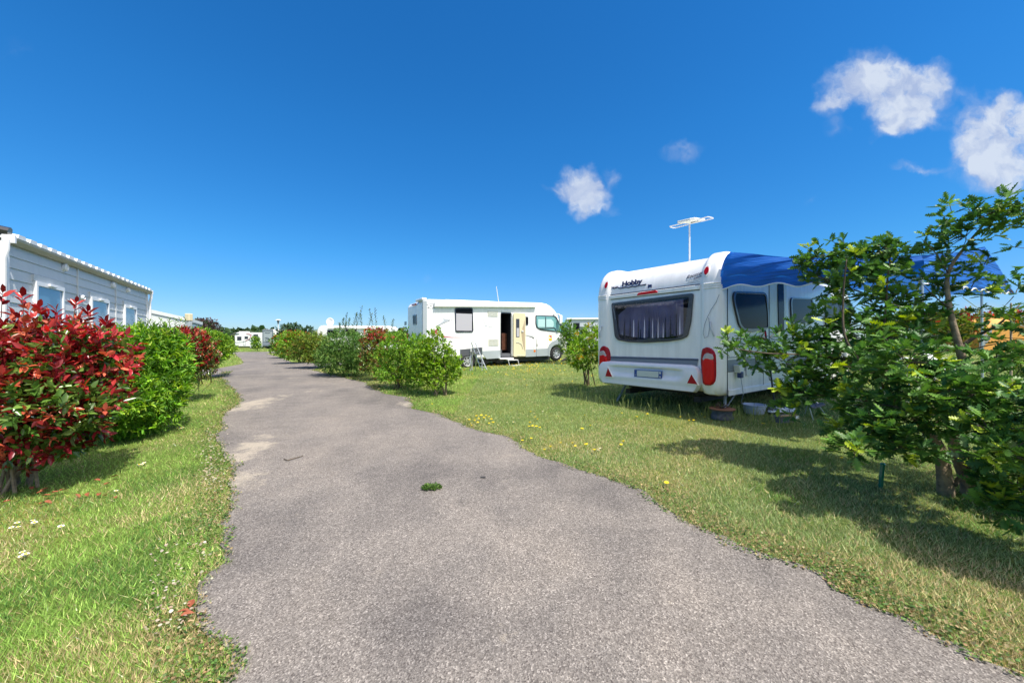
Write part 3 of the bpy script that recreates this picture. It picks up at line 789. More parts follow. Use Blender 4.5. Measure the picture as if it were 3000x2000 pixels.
text_mesh('dealer_lettering', 'Loisirs', .05, 'navy', cv, a, (b-a), (.2, 0, .98), shear=.5, depth=.002)
script([[(2010, 822), (2050, 817.5)]], 'dealer_line', 'greyband', .002); script([[(2016, 826), (2046, 822)]], 'dealer_line', 'greyband', .0022); script([[(2011, 830.5), (2050, 826)]], 'dealer_line', 'greyband', .002)
# side wall details
def sd(u, v, off=0.): return CF.side(u, v, -off)
def sslab(name, P, m, off, parent=cv, bevel=0):
    q = MB(); q.prism([Vector((p.x, -off, p.z)) for p in P], (0, off*.97 if off > .02 else off+.0, 0)); return q.build(name, m, parent, bevel=bevel)
def swin(name, px, r, pane='glass'):
    P = rounded([sd(u, v) for u, v in px], r, 4); q = MB(); P = [Vector((p.x, -.03, p.z)) for p in P]
    inn = frame_ring(q, P, .05, (0, .03, 0)); w_ = q.build('window', 'darkframe', cv, smooth=True, bevel=.004)
    g2 = MB(); g2.add([p+Vector((0, .010, 0)) for p in inn], [tuple(range(len(inn)))]); g2.build('pane', pane, w_); return w_
w1 = [(510, 385), (970, 400), (1005, 440), (1035, 700), (1040, 950), (900, 985), (790, 1010), (640, 985), (580, 900), (520, 650), (488, 480)]
swin('window', [(2050+x/5.227, 780+y/5.227) for x, y in w1], .05)
w2 = [(1370, 478), (1718, 492), (1722, 878), (1388, 882)]
swin('window', [(2050+x/5.227, 780+y/5.227) for x, y in w2], .12)
swin('window', [(2416, 876), (2490, 884), (2490, 956), (2416, 956)], .12)
dr = MB(); A_ = sd(2253, 835).x; B_ = sd(2302, 860).x; zt = 2.62-gz; zb = .82-gz
P = rounded([Vector((A_, -.012, zb)), Vector((A_, -.012, zt)), Vector((B_, -.012, zt)), Vector((B_, -.012, zb))], .06)
dr.prism(P, (0, .011, 0)); door = dr.build('door', 'offwhite', cv, bevel=.004)
q = MB(); P = [sd(2050+x/5.227, 780+y/5.227) for x, y in [(1175, 270), (1262, 270), (1270, 600), (1270, 1000), (1200, 1012), (1188, 880), (1178, 500)]]
P = rounded([Vector((p.x, -.026, p.z)) for p in P], .03); q.prism(P, (0, .013, 0)); q.build('door_window', 'glass', door, bevel=.003)
q = MB(); frame_ring(q, rounded([Vector((A_-.012, -.006, zb-.012)), Vector((A_-.012, -.006, zt+.012)), Vector((B_+.012, -.006, zt+.012)), Vector((B_+.012, -.006, zb-.012))], .06), .012, (0, .005, 0)); q.build('door_seam', 'seam', cv)
q = MB(); q.box((B_-.07, -.02, 1.05), (.05, .03, .12)); q.build('door_handle', 'black', door, bevel=.005)
za = sd(2116, 1055).z; zb2 = sd(2121, 1089).z
q = MB(); q.b2((.18, -.006, zb2), (LN-.5, .0, za)); q.build('side_band', 'greyband', cv)
for z_ in (za+.03, zb2-.012): q = MB(); q.b2((.17, -.005, z_), (LN-.5, .0, z_+.01)); q.build('pinstripe', 'seam', cv)
za = sd(2161, 993).z; q = MB(); q.b2((.4, -.005, za), (A_-.05, 0, za+.01)); q.build('side_moulding', 'seam', cv); q = MB(); q.b2((.4, -.005, za+.05), (A_-.05, 0, za+.058)); q.build('side_moulding', 'seam', cv)
q = MB(); q.b2((.16, -.006, ZB+.02), (.18, .0, ZT-.5)); q.build('side_seam', 'seam', cv)
q = MB(); q.b2((.2, -.016, ZB+.01), (LN-.9, -.0, ZB+.10)); q.build('side_skirt', 'white', cv, bevel=.006)
q = MB(); q.b2((A_-.25, -.004, 1.2), (A_-.24, 0, ZB+.1)); q.build('hatch_seam', 'seam', cv)
hp = sd(2155, 1087)
q = MB(); q.prism([Vector((hp.x-.09, -.004, hp.z+.1)), Vector((hp.x+.09, -.004, hp.z+.1)), Vector((hp.x+.09, -.004, hp.z-.02)), Vector((hp.x-.05, -.004, hp.z-.02))], (0, -.09, 0)); hb_ = q.build('power_inlet', 'offwhite', cv, bevel=.006)
q = MB(); q.box((hp.x-.0, -.07, hp.z-.05), (.09, .07, .1)); q.build('power_plug', mat('blue_plug', (.01, .03, .12), .4), hb_, bevel=.015)
f2 = sd(2188, 1083); q = MB(); q.box((f2.x, -.015, f2.z), (.13, .03, .19)); q.build('service_flap', 'offwhite', cv, bevel=.006)
vg = sd(2367, 974); q = MB()
for k in range(7): q.box((vg.x, -.012, vg.z+.09-.03*k), (.26, .016, .014), rot=None)
q.build('vent_grille', 'beige', cv)
q = MB(); q.b2((.6, .35, ZB-.08), (LN-.3, W-.35, ZB+.06)); q.b2((.3, .5, ZB-.16), (LN+1.2, .6, ZB-.07)); q.b2((.3, W-.6, ZB-.16), (LN+1.2, W-.5, ZB-.07)); q.build('chassis', 'chassis', cv)
wheel(cv, (3.9, .14, .33), .33, .2); wheel(cv, (3.9, W-.14, .33), .33, .2, side=1)
for (yj, xj) in ((.16, .45), (W-.35, .5), (.2, LN-.8), (W-.3, LN-.8)):
    q = MB(); q.tube([(xj, yj, ZB-.02), (xj-.25, yj-.1 if yj < 1 else yj+.02, .03)], .022, 8); q.box((xj-.26, yj-.1 if yj < 1 else yj+.02, .02), (.1, .12, .02)); q.tube([(xj+.35, yj, ZB-.03), (xj-.05, yj-.04, ZB-.2)], .012, 6); q.build('corner_steady', 'plastic', cv)
# underfloor brace and cord on the near column
q = MB(); pts = [CF.rear(u, v, -.02) for u, v in [(2107, 862), (2098, 885), (2084, 905), (2072, 930), (2064, 950), (2060, 975), (2064, 990), (2074, 985), (2079, 960), (2076, 930)]]; q.tube(pts, .0045, 5); q.build('cord', 'plastic', cv)
# tv aerial on the roof
ar = at(2020, 765, 8.0); base = CF.loc(ar)
ta = thing('television_aerial', 'flat white television aerial with two rod loops on a mast above the caravan roof', 'aerial', Vector((ar.x, ar.y, ZT-.05+gz)), CF.rot)
h = (1.5+(1000-656)/F*8.0)-(ZT-.05+gz)
q = MB(); q.tube([(0, 0, -.02), (0, 0, h)], .016, 10); q.build('mast', 'alu', ta, smooth=True)
q = MB(); q.prism([(-.02+x, y, h+.01+z) for x, y, z in [(-.12, .19, .02), (.28, .10, .06), (.34, -.14, .07), (.30, -.18, .05), (-.10, -.18, .01), (-.15, -.1, .0)]], (0, 0, .05)); an = q.build('aerial_plate', 'offwhite', ta, bevel=.012)
a = CF.x*0
text_mesh('emblem', 'SH', .13, 'navy', an, (.02, .0, h+.03), (.3, -.95, .05), (.95, .3, .12), bold=.004)
for sg in (1, -1):
    q = MB(); q.tube([(-.05, sg*.12, h+.03), (-.06, sg*.40, h+.03), (.0, sg*.42, h+.03), (.12, sg*.42, h+.035), (.16, sg*.4, h+.04), (.16, sg*.12, h+.045)], .011, 6); q.build('rod_loop', 'alu', ta, smooth=True)

# ------------------------------------------------------------------ canopy on the caravan side
cn = thing('sun_canopy', 'blue fabric sun canopy with white scalloped hem fixed to the caravan side', 'canopy', CF.w((0, -.02, 0)), 0)
co = cn.location.copy()
def cl(P): return Vector(P)-co
p0 = CF.w((.06, -.02, 0)); pF = Vector((4.33, 4.22, 0)); pA = at(2885, 722, 5.2); pC = at(2962, 850, 5.9)
def along(u, a, b):
    """point of plan line a-b seen at column u"""
    k = (u-1500)/F; d = b-a; t = (k*a.y-a.x)/(d.x-k*d.y); return a+d*t
def flap(cols_, a, b, name, bow=.05):
    rows = []
    hem = []
    for (u, vt, vb) in cols_:
        q = along(u, a, b); row = []
        for k in range(9):
            t = k/8; v = vt+(vb-vt)*t; p = at(u, v, q.y)
            nrm = Vector((-.5, -.85, 0))
            p = p+nrm*bow*math.sin(math.pi*t)*(1 if u > 2130 else (u-2105)/25)+nrm*.012*math.sin(t*14+u*.03+2*math.sin(u*.011))
            row.append(cl(p))
        rows.append(row); hem.append(row[-1]-Vector((0, 0, .003)))
    q = MB(); q.grid(rows); o = q.build(name, 'blue', cn, smooth=True, angle=0)
    q = MB(); q.tube(hem, .010, 6); q.build('hem_tape', 'whiteprint', o, smooth=True)
    return o
tp_u = [2110, 2118, 2128, 2140, 2200, 2275, 2350, 2450, 2550, 2640, 2700]; tp_v = [800, 768, 748, 738, 743, 751, 757, 757, 754, 751, 748]
colsA = []
for i in range(119):
    u = 2110+590*i/118; vt = float(np.interp(u, tp_u, tp_v))
    ph = (u-2222)/115.; s = math.cos(2*math.pi*ph); w_ = 5.5*(s if s > 0 else s*.9)+0
    vb = float(np.interp(u, [2110, 2222, 2340, 2450, 2560, 2640, 2700], [843, 833, 833, 830, 818, 806, 812]))+w_
    colsA.append((u, vt, max(vb, vt+8)))
flap(colsA, p0, pF, 'end_valance', .07)
colsB = []
for i in range(90):
    u = 2700+262*i/89; vt = float(np.interp(u, [2700, 2800, 2885, 2925, 2962], [748, 740, 722, 782, 846]))
    pitch = np.interp(u, [2700, 2962], [42, 14]); 
    ph = math.log(max((u-2700)*(-28/262)+42, 1)/42)/(-28/262)
    sq = math.tanh(3*math.sin(ph*2*math.pi*1.0)); vb = float(np.interp(u, [2700, 2870, 2962], [824, 850, 858]))+np.interp(u, [2700, 2962], [5, 3])*sq
    colsB.append((u, vt, max(vb, vt+3)))
flap(colsB, pF, Vector((pC.x, pC.y, 0)), 'front_valance', .02)
# roof sheet
def top3(u, a, b):
    cc = colsA if u <= 2700 else colsB
    vt = float(np.interp(u, [c[0] for c in cc], [c[1] for c in cc])); q = along(u, a, b); return at(u, vt, q.y)
rail = [CF.w((.3+4.9*k/12, -.02, 2.76-gz)) for k in range(13)]
edge_ = [top3(u, p0, pF) for u in (2150, 2300, 2400, 2500, 2580, 2650, 2695)]+[top3(u, pF, pC) for u in (2740, 2800, 2850, 2885)]
far = CF.w((5.2, -2.6, 2.35-gz)); edge_ += [pC+Vector((0, 0, .03)), far]
rows = []
for k in range(13):
    a, b = rail[k], edge_[k]; rows.append([cl(a.lerp(b, t/6)-Vector((0, 0, .10*math.sin(math.pi*t/6)))) for t in range(7)])
q = MB(); q.grid(rows); q.build('roof_sheet', 'blue', cn, smooth=True, angle=0)
for (u, v, Y, ub, tilt) in ((2701, 800, 4.3, 2703, 0), (2876, 852, 5.75, 2876, 0)):
    a = at(u, v, Y); g_ = Vector((a.x+.02, a.y, terr(a.x, a.y)-.05)); q = MB(); q.tube([cl(a+Vector((0, 0, .05))), cl(g_)], .014, 8); q.build('pole', 'metal', cn, smooth=True)
a = at(2695, 820, 4.32); b = at(2666, 960, 5.0); q = MB(); q.tube([cl(a), cl(b), cl(Vector((b.x-.15, b.y+.4, terr(b.x, b.y))))], .009, 6); q.build('guy_pole', 'whiteprint', cn)
a = at(2820, 870, 5.5); b = at(2872, 908, 5.7); q = MB(); q.tube([cl(a), cl(b)], .005, 5); q.build('guy_line', 'whiteprint', cn)

# ------------------------------------------------------------------ small things round the caravan
def at_ground(u, v): return ground(u, v)
g_ = at_ground(2210, 1212); b_ = thing('washing_bowl', 'round pale grey plastic bowl on the grass beside the caravan', 'bowl', g_)
q = MB(); q.lathe([(.001, .004), (.125, .004), (.14, .02), (.172, .145), (.186, .148), (.186, .158), (.166, .158), (.134, .03), (.12, .018), (.001, .018)], (0, 0, 0), 40); q.build('bowl_wall', mat('bowl_plastic', (.52, .56, .66), .4), b_, smooth=True)
g_ = at_ground(2115, 1228); b_ = thing('plant_pot', 'grey wicker pot with a brown rim standing under the caravan corner', 'pot', g_)
q = MB(); pr = []
for k in range(19): pr.append((.145+.008*(k % 2)+.01*math.sin(k*.4), .006+k*.0085))
q.lathe([(.001, 0)]+pr, (0, 0, 0), 32); q.build('wicker_wall', mat('grey_wicker', (.14, .14, .15), .8, var=.5, vscale=30), b_, smooth=True)
q = MB(); q.lathe([(.13, .155), (.19, .16), (.195, .172), (.16, .178), (.001, .165)], (0, 0, 0), 32); q.build('rim', 'terracotta', b_, smooth=True)
q = MB()
for k in range(9):
    a = k*.7; q.tube([(0, 0, .16), (math.cos(a)*.04, math.sin(a)*.04, .2), (math.cos(a)*.09, math.sin(a)*.09, .2+.03*(k % 3))], [.006, .005, .012], 5)
q.build('plant', 'darkbark', b_)
# sandals and tray
def shoe(parent, pos, ang):
    rt = Matrix.Rotation(ang, 3, 'Z'); q = MB()
    out = [(-.14, -.03), (-.13, -.042), (-.05, -.036), (.04, -.045), (.11, -.04), (.145, -.01), (.14, .02), (.09, .04), (0, .036), (-.1, .04), (-.14, .03)]
    q.prism([rt @ Vector((x, y, .0))+Vector(pos) for x, y in out], (0, 0, .03)); s_ = q.build('sole', 'whiteprint', parent, bevel=.006)
    rows = []
    for i in range(9):
        x = -.13+.27*i/8; hw = .036 if i < 7 else .025; hh = [.06, .065, .06, .05, .06, .062, .055, .04, .015][i]; row = []
        for k in range(9):
            a = math.pi*k/8; row.append(rt @ Vector((x, math.cos(a)*hw, .03+math.sin(a)*hh))+Vector(pos))
        rows.append(row)
    q = MB(); q.grid(rows[3:]); q.build('upper', 'whiteprint', parent, smooth=True, angle=0)
    q = MB(); q.grid(rows[:2]); q.build('heel_strap', 'greycloth', parent, smooth=True, angle=0)
g_ = at_ground(2296, 1217); sh = thing('pair_of_shoes', 'pair of white sports shoes lying on the grass beside the caravan step', 'shoes', g_)
shoe(sh, (-.09, .03, .05), .15); shoe(sh, (.12, .10, .04), -.5)
g_ = at_ground(2296, 1236); tr_ = thing('storage_box', 'small grey box with a tan wooden edge standing in front of the white shoes', 'box', g_, .35)
q = MB(); q.prism([(-.16, -.07, 0), (.12, -.07, 0), (.14, .08, 0), (-.15, .08, 0)], (0, 0, .1)); q.build('box_wall', 'greycloth', tr_, bevel=.01)
q = MB(); q.b2((-.175, -.085, .101), (.15, -.06, .125)); q.build('edge_strip', 'sole', tr_, bevel=.004)
q = MB(); q.b2((.12, -.1, .06), (.19, -.094, .10)); q.build('paper_tag', 'whiteprint', tr_)
# folding camp chair / step
A = ground(2380, 1236); st = thing('camp_stool', 'low folding camp stool with grey seat beside the caravan in the canopy shade', 'stool', A, .2)
def L_(u, v, Y): return Matrix.Rotation(-.2, 3, 'Z') @ (at(u, v, Y)-A)
Y0 = A.y+.15
q = MB(); q.prism([L_(2365, 1187, Y0+.35), L_(2410, 1183, Y0+.35), L_(2419, 1187, Y0+.1), L_(2388, 1198, Y0), L_(2372, 1195, Y0)], (0, 0, .025)); q.build('seat', 'greycloth', st, bevel=.01)
for (a, b) in ((L_(2372, 1195, Y0), L_(2383, 1232, Y0-.02)), (L_(2403, 1193, Y0+.02), L_(2417, 1214, Y0+.05)), (L_(2365, 1187, Y0+.35), L_(2358, 1212, Y0+.4)), (L_(2366, 1155, Y0+.38), L_(2405, 1188, Y0+.3))):
    q = MB(); q.tube([a, b], .008, 6); q.build('leg', 'metal', st)
# broom leaning on the side
A = ground(2272, 1212); bt = CF.w(sd(2234, 968)+Vector((0, -.04, 0))); br = thing('broom', 'black handled broom leaning against the caravan window', 'broom', A)
q = MB(); q.tube([(0, 0, .05), bt-A], .014, 8); q.build('handle', 'black', br)
q = MB(); q.tube([(bt-A)*.93, (bt-A)*.985], .016, 8); q.build('grip_ring', 'red', br)
q = MB(); q.box((0, 0, .04), (.26, .06, .08)); q.build('brush_head', 'dark', br, bevel=.01)
# cable from the inlet to the bowl
a = CF.w((hp.x, -.08, hp.z-.1)); b = ground(2172, 1185); cb = thing('power_cable', 'thin grey power cable hanging from the caravan inlet to the grass', 'cable', b)
q = MB(); q.tube([a-b, a-b+Vector((.02, -.03, -.25)), Vector((.05, 0, .25)), Vector((.0, 0, .06)), Vector((.05, .03, .015)), Vector((.25, .3, .012))], .007, 6); q.build('cable_sheath', 'skirt', cb, smooth=True)
# green tent peg / tree guard
g_ = at_ground(2578, 1430); pg = thing('plant_stake', 'short bright green plastic stake leaning in the grass before the oak', 'stake', g_)
t_ = at(2586, 1358, g_.y)-g_
q = MB(); q.tube([(0, 0, -.03), t_*.5, t_], [.016, .018, .017], 5); q.build('stake_blade', 'greenpl', pg)
q = MB(); q.tube([t_*.98, t_*1.04], [.021, .012], 8); q.build('stake_cap', 'greenpl', pg, smooth=True)

# ================================================================== MOTORHOME
P0 = Vector((-.226*15.4, 15.4, .5)); MF = Frame(P0, (.863, .504))
mh = thing('motorhome', 'white integrated motorhome with open cream door and red swoosh on its side', 'motorhome', P0, MF.rot)
def ms(x, y, off=0.):                                      # crop coords (scale 3.92, origin 1150,840)
    return MF.side(1150+x/3.92, 840+y/3.92, -off)
def ms2(x, y, off=0.): return MF.side(1400+x/6.534, 860+y/6.534, -off)
pf = [ms(372, 830), ms(372, 400), ms(372, 190), ms(380, 150), ms(420, 140)]
pf += [ms2(x, y) for x, y in [(0, 128), (480, 152), (1090, 166), (1230, 172), (1320, 190), (1400, 232), (1480, 310), (1540, 400), (1568, 500), (1600, 600), (1640, 735), (1690, 800), (1712, 860), (1722, 960), (1727, 1060), (1700, 1140), (1640, 1180), (1500, 1190)]]
pf += [ms2(1100, 1192), ms2(700, 1200), ms2(400, 1225), ms(1060, 825)]
pf = [Vector((p.x, 0, p.z)) for p in pf]
pf[0].x = .02; pf[1].x = 0; pf[2].x = 0; pf[0].z = pf[-1].z
cx = sum(p.x for p in pf)/len(pf); cz = sum(p.z for p in pf)/len(pf); MW = 2.3
def sh_(p, i):
    return Vector((p.x+(i if p.x < cx else -i), 0, p.z+(i if p.z < cz else -i)))
ysl = [0, .008, .03, .07, .12, .2, MW-.2, MW-.12, MW-.07, MW-.03, MW-.008, MW]
mb = MB(); n = len(pf)
vs = []
for y in ysl:
    e = min(y, MW-y); i = .12-math.sqrt(max(0, .12**2-(.12-e)**2)) if e < .12 else 0; i *= .8
    vs += [(q.x, y, q.z) for q in [sh_(p, i) for p in pf]]
fs = [(i*n+k, i*n+(k+1) % n, (i+1)*n+(k+1) % n, (i+1)*n+k) for i in range(len(ysl)-1) for k in range(n)]+[tuple(range(n)), tuple((len(ysl)-1)*n+k for k in range(n))]
mb.add(vs, fs); body = mb.build('body', 'mhwhite', mh, smooth=True, angle=30)
fw = ms(1890, 770); rw = ms(868, 862)
def cutter(mb_): o = mb_.build('cutter', 'dark', mh); o.hide_render = True; return o
c1 = MB(); c1.lathe([(.42, -.3), (.42, .35)], (fw.x, 0, fw.z+.02), 32, 'y', cap=True)
c2 = MB(); c2.lathe([(.40, -.3), (.40, .35)], (rw.x, 0, rw.z+.05), 32, 'y', cap=True)
dA = ms(1245, 298); dB = ms(1362, 805)
c3 = MB(); c3.b2((dA.x, -.3, dB.z), (dB.x, 1.3, dA.z))
cut(body, [cutter(c1), cutter(c2), cutter(c3)])
# lining of the doorway and what one sees inside
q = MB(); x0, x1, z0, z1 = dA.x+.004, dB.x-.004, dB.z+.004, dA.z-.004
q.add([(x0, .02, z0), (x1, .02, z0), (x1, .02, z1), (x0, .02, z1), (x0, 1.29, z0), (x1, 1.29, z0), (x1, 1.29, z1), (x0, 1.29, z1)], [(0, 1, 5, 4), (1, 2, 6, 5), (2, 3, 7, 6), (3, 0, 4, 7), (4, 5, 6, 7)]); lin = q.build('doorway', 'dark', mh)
q = MB(); q.b2((x1-.28, .35, z0+.3), (x1-.01, .9, z0+1.05)); q.build('cabinet', 'wood', lin, bevel=.01)
q = MB(); q.b2((x0+.02, .03, z0+.01), (x1-.02, .3, z0+.16)); q.b2((x0+.02, .3, z0+.01), (x1-.3, .7, z0+.32)); q.build('inner_step', 'greycloth', lin)
a = ms(1245, 365); b = ms(1280, 455); q = MB(); q.b2((x0+.02, 1.265, b.z-.1), (x0+.24, 1.28, a.z-.04)); q.build('inner_window', 'skyglass', lin)
q = MB(); out = rounded([Vector((dA.x-.02, -.02, dB.z-.02)), Vector((dB.x+.02, -.02, dB.z-.02)), Vector((dB.x+.02, -.02, dA.z+.02)), Vector((dA.x-.02, -.02, dA.z+.02))], .08)
frame_ring(q, out, .03, (0, .02, 0)); q.build('door_frame', 'darkframe', mh)
q = MB(); q.b2((dA.x-.12, -.16, dB.z-.09), (dB.x+.04, -.005, dB.z-.025)); q.build('door_sill', 'mhwhite', mh, bevel=.01)
# door leaf folded back
a = ms(1380, 298); b = ms(1520, 800); P = rounded([Vector((a.x, -.03, b.z)), Vector((b.x, -.03, b.z)), Vector((b.x, -.03, a.z)), Vector((a.x, -.03, a.z))], .09)
q = MB(); q.prism([Vector((p.x, -.075, p.z)) for p in P], (0, .045, 0)); dl = q.build('door', 'cream', mh, bevel=.012)
a1, b1 = ms(1408, 368), ms(1447, 578); q = MB(); q.b2((a1.x, -.082, b1.z), (b1.x, -.0755, a1.z)); q.build('door_window', 'darkframe', dl); q = MB(); q.b2((a1.x+.03, -.086, b1.z+.02), (b1.x-.02, -.0825, (a1.z+b1.z)/2)); q.build('window_blind', 'blind', dl)
q = MB(); q.prism([Vector((p.x, -.081, p.z)) for p in (ms(1508, 380), ms(1470, 520), ms(1478, 600), ms(1495, 690), ms(1510, 740))], (0, .005, 0)); q.build('door_pocket', 'tan', dl)
q = MB(); q.tube([Vector((p.x, -.085, p.z)) for p in (ms(1410, 640), ms(1440, 640), ms(1470, 660), ms(1488, 710))], .012, 6); q.build('door_moulding', 'beige', dl); q = MB(); q.tube([Vector((p.x, -.085, p.z)) for p in (ms(1415, 790), ms(1500, 790))], .012, 6); q.build('door_moulding', 'beige', dl)
q = MB(); a1 = ms(1480, 510); q.box((a1.x, -.09, a1.z), (.1, .03, .07)); q.build('door_handle', 'alu', dl, bevel=.005)
# side windows
def mwin(px, r, conv, pane, blind=None):
    P = rounded([conv(x, y) for x, y in px], r, 4); P = [Vector((p.x, -.028, p.z)) for p in P]; q = MB(); inn = frame_ring(q, P, .045, (0, .028, 0)); w_ = q.build('window', 'darkframe', mh, smooth=True, bevel=.004)
    g2 = MB(); g2.add([p+Vector((0, .010, 0)) for p in inn], [tuple(range(len(inn)))]); g2.build('pane', pane, w_); return w_, inn
w_, inn = mwin([(712, 240), (920, 240), (928, 520), (720, 522)], .09, ms, 'glass')
a1, b1 = ms(728, 305), ms(910, 505); q = MB(); q.b2((a1.x, -.024, b1.z), (b1.x, -.019, a1.z)); q.build('blind', 'blind', w_)
for xx in (745, 890): q = MB(); a1 = ms(xx, 508); q.box((a1.x, -.03, a1.z), (.12, .012, .03)); q.build('window_catch', 'black', w_)
mwin([(1516, 340), (1557, 345), (1557, 440), (1516, 438)], .05, ms, 'glass')
cw, inn = mwin([(1640, 325), (1850, 332), (1880, 345), (1925, 440), (1962, 520), (1800, 508), (1700, 495), (1652, 468), (1640, 420)], .06, ms, 'cabglass')
q = MB(); a1, b1 = ms(1755, 345), ms(1755, 470); q.b2((a1.x-.015, -.03, b1.z), (a1.x+.015, -.020, a1.z)); q.tube([Vector((p.x, -.028, p.z)) for p in (ms(1680, 478), ms(1850, 470), ms(1865, 480), ms(1868, 498))], .018, 6); q.build('window_bar', 'darkframe', cw)
for pr_, nm in (([(1668, 372), (1748, 372), (1748, 462), (1668, 462)], 'blind'), ([(1762, 372), (1820, 372), (1846, 400), (1850, 440), (1840, 462), (1762, 462)], 'blind')):
    P = [ms(x, y) for x, y in pr_]; q = MB(); q.prism([Vector((p.x, -.024, p.z)) for p in P], (0, .004, 0)); q.build(nm, mat('pale_teal_blind', (.42, .62, .62), .5), cw)
# windscreen at the nose (spans the width)
wa, wb_ = ms2(1575, 510), ms2(1660, 755); q = MB()
ins = .03
q.add([(wa.x-.02+ins, .12, wa.z), (wb_.x-.02+ins, .12, wb_.z), (wb_.x-.02+ins, MW-.12, wb_.z), (wa.x-.02+ins, MW-.12, wa.z)], [(0, 1, 2, 3)]); q.build('windscreen', 'glass', mh, solid=.01)
q = MB(); q.prism([Vector((p.x, -.015, p.z)) for p in (ms2(1548, 500), ms2(1575, 500), ms2(1665, 758), ms2(1600, 742))], (0, .014, 0)); q.build('windscreen_pillar', 'darkframe', mh)
# mirror arm
q = MB(); q.tube([Vector((p.x, y, p.z)) for p, y in ((ms2(1440, 388), -.02), (ms2(1520, 400), -.14), (ms2(1532, 430), -.2))], .03, 8); q.build('mirror_arm', 'mhwhite', mh, smooth=True)
a1 = ms2(1535, 500); q = MB(); q.box((a1.x, -.2, a1.z), (.16, .12, .42)); q.build('mirror', 'mhwhite', mh, bevel=.04)
# awning cassette
a1, b1 = ms(478, 190), ms(1625, 232)
A1 = ms(478, 185); A2 = ms(478, 232); B1 = ms(1630, 192); B2 = ms(1612, 236)
q = MB(); q.prism([(A1.x, -.13, A2.z), (A1.x, -.13, A1.z-.03), (A1.x, -.08, A1.z), (A1.x, .0, A1.z), (A1.x, .0, A2.z)], (B1.x-A1.x, 0, (B2.z-A2.z))); aw = q.build('awning_cassette', 'mhwhite', mh, bevel=.012)
for xx, dz in ((A1.x-.03, 0), (B1.x+.01, B2.z-A2.z)):
    q = MB(); q.b2((xx, -.135, A2.z-.01+dz), (xx+.03, 0, A1.z+.01+dz)); q.build('end_cap', 'alu', aw, bevel=.008)
# grilles
for (x0_, y0_, x1_, y1_) in ((1090, 275, 1210, 345), (1100, 600, 1217, 675)):
    a1, b1 = ms(x0_, y0_), ms(x1_, y1_); q = MB(); q.b2((a1.x, -.008, b1.z), (b1.x, 0, a1.z)); gr = q.build('vent_grille', 'beige', mh)
    q = MB(); nn_ = 7
    for k in range(nn_): z = b1.z+(a1.z-b1.z)*(k+.5)/nn_; q.b2((a1.x+.03, -.018, z-.008), (b1.x-.03, -.0085, z+.008))
    q.build('slat', 'offwhite', gr)
# grey lower skirts with wheel arch
def mslab(name, pts, m, off, conv=ms, parent=mh):
    q = MB(); q.prism([Vector((p.x, -off, p.z)) for p in [conv(x, y) for x, y in pts]], (0, off*.96, 0)); return q.build(name, m, parent)
mslab('skirt', [(1020, 738), (1238, 728), (1238, 818), (1080, 828), (1050, 790)], 'skirt', .012)
mslab('skirt', [(1525, 720), (1648, 712), (1648, 798), (1525, 803)], 'skirt', .012)
mslab('skirt', [(1652, 712), (1782, 706), (1784, 792), (1652, 797)], 'skirt', .012)
arch = [(1786, 795), (1785, 700), (1800, 660), (1830, 630), (1870, 612), (1915, 608), (1950, 618), (1960, 650), (1935, 668)]
r_ = .42*61*3.92/1.0
ap = [ms(x, y) for x, y in arch]
for k in range(0, 11):
    a = math.radians(62+(198-62)*k/10); ap.append(Vector((fw.x+.44*math.cos(a), 0, fw.z+.02+.44*math.sin(a))))
q = MB(); q.prism([Vector((p.x, -.02, p.z)) for p in ap], (0, .019, 0)); q.build('wheel_arch', 'skirt', mh)
mslab('seam', [(1650, 600), (1653, 600), (1653, 798), (1650, 798)], 'seam', .004); mslab('hatch_line', [(1655, 598), (1780, 596), (1780, 599), (1655, 601)], 'greyprint', .003); mslab('hatch_line', [(1780, 596), (1783, 596), (1785, 790), (1782, 790)], 'greyprint', .0035)
mslab('hatch_handle', [(1657, 655), (1663, 655), (1663, 685), (1657, 685)], 'seam', .012)
q = MB(); a1 = ms(1630, 737); q.lathe([(.055, -.02), (.055, -.005)], (a1.x, 0, a1.z), 16, 'y', cap=True); q.build('side_marker', 'orange', mh)
mslab('door_light', [(1248, 278), (1355, 278), (1350, 288), (1255, 288)], 'skirt', .04)
# printed decoration on the side
mslab('side_print', [(492, 455), (560, 410), (590, 385), (578, 370), (540, 365), (600, 366), (640, 375), (655, 380), (600, 408), (540, 436)], 'greyprint', .004)
mslab('side_print', [(492, 459), (560, 430), (640, 392), (664, 374), (655, 390), (600, 415), (540, 442)], 'seam', .0045)
mslab('side_print', [(672, 372), (690, 377), (668, 395), (682, 380)], 'seam', .0045)
mslab('side_print', [(470, 505), (500, 490), (525, 478), (510, 500), (512, 520), (530, 545), (580, 565), (680, 577), (940, 580), (680, 584), (590, 578), (530, 562), (490, 535)], 'redprint', .004)
mslab('side_print', [(565, 586), (700, 593), (830, 591), (700, 596), (570, 590)], 'greyprint', .004)
mslab('side_print', [(1524, 546), (1590, 556), (1640, 570), (1648, 584), (1640, 582), (1630, 574), (1585, 561), (1524, 550)], 'greyprint', .004)
mslab('side_print', [(1524, 557), (1570, 565), (1610, 576), (1626, 585), (1617, 600), (1600, 583), (1560, 570), (1524, 561)], 'seam', .0042)
q = MB()
for st in ([(1005, 405), (1022, 375), (1033, 352), (1045, 380), (1065, 392)], [(1050, 405), (1060, 415), (1072, 405)], [(1095, 410), (1105, 392), (1120, 395)], [(1055, 440), (1080, 432), (1110, 428), (1095, 425)], [(1062, 443), (1100, 455), (1140, 460), (1148, 450)], [(1140, 425), (1152, 405)]):
    q.tube([Vector((p.x, -.003, p.z)) for p in [ms(x, y) for x, y in st]], .009, 4)
q.build('side_print', 'greyprint', mh)
q = MB()
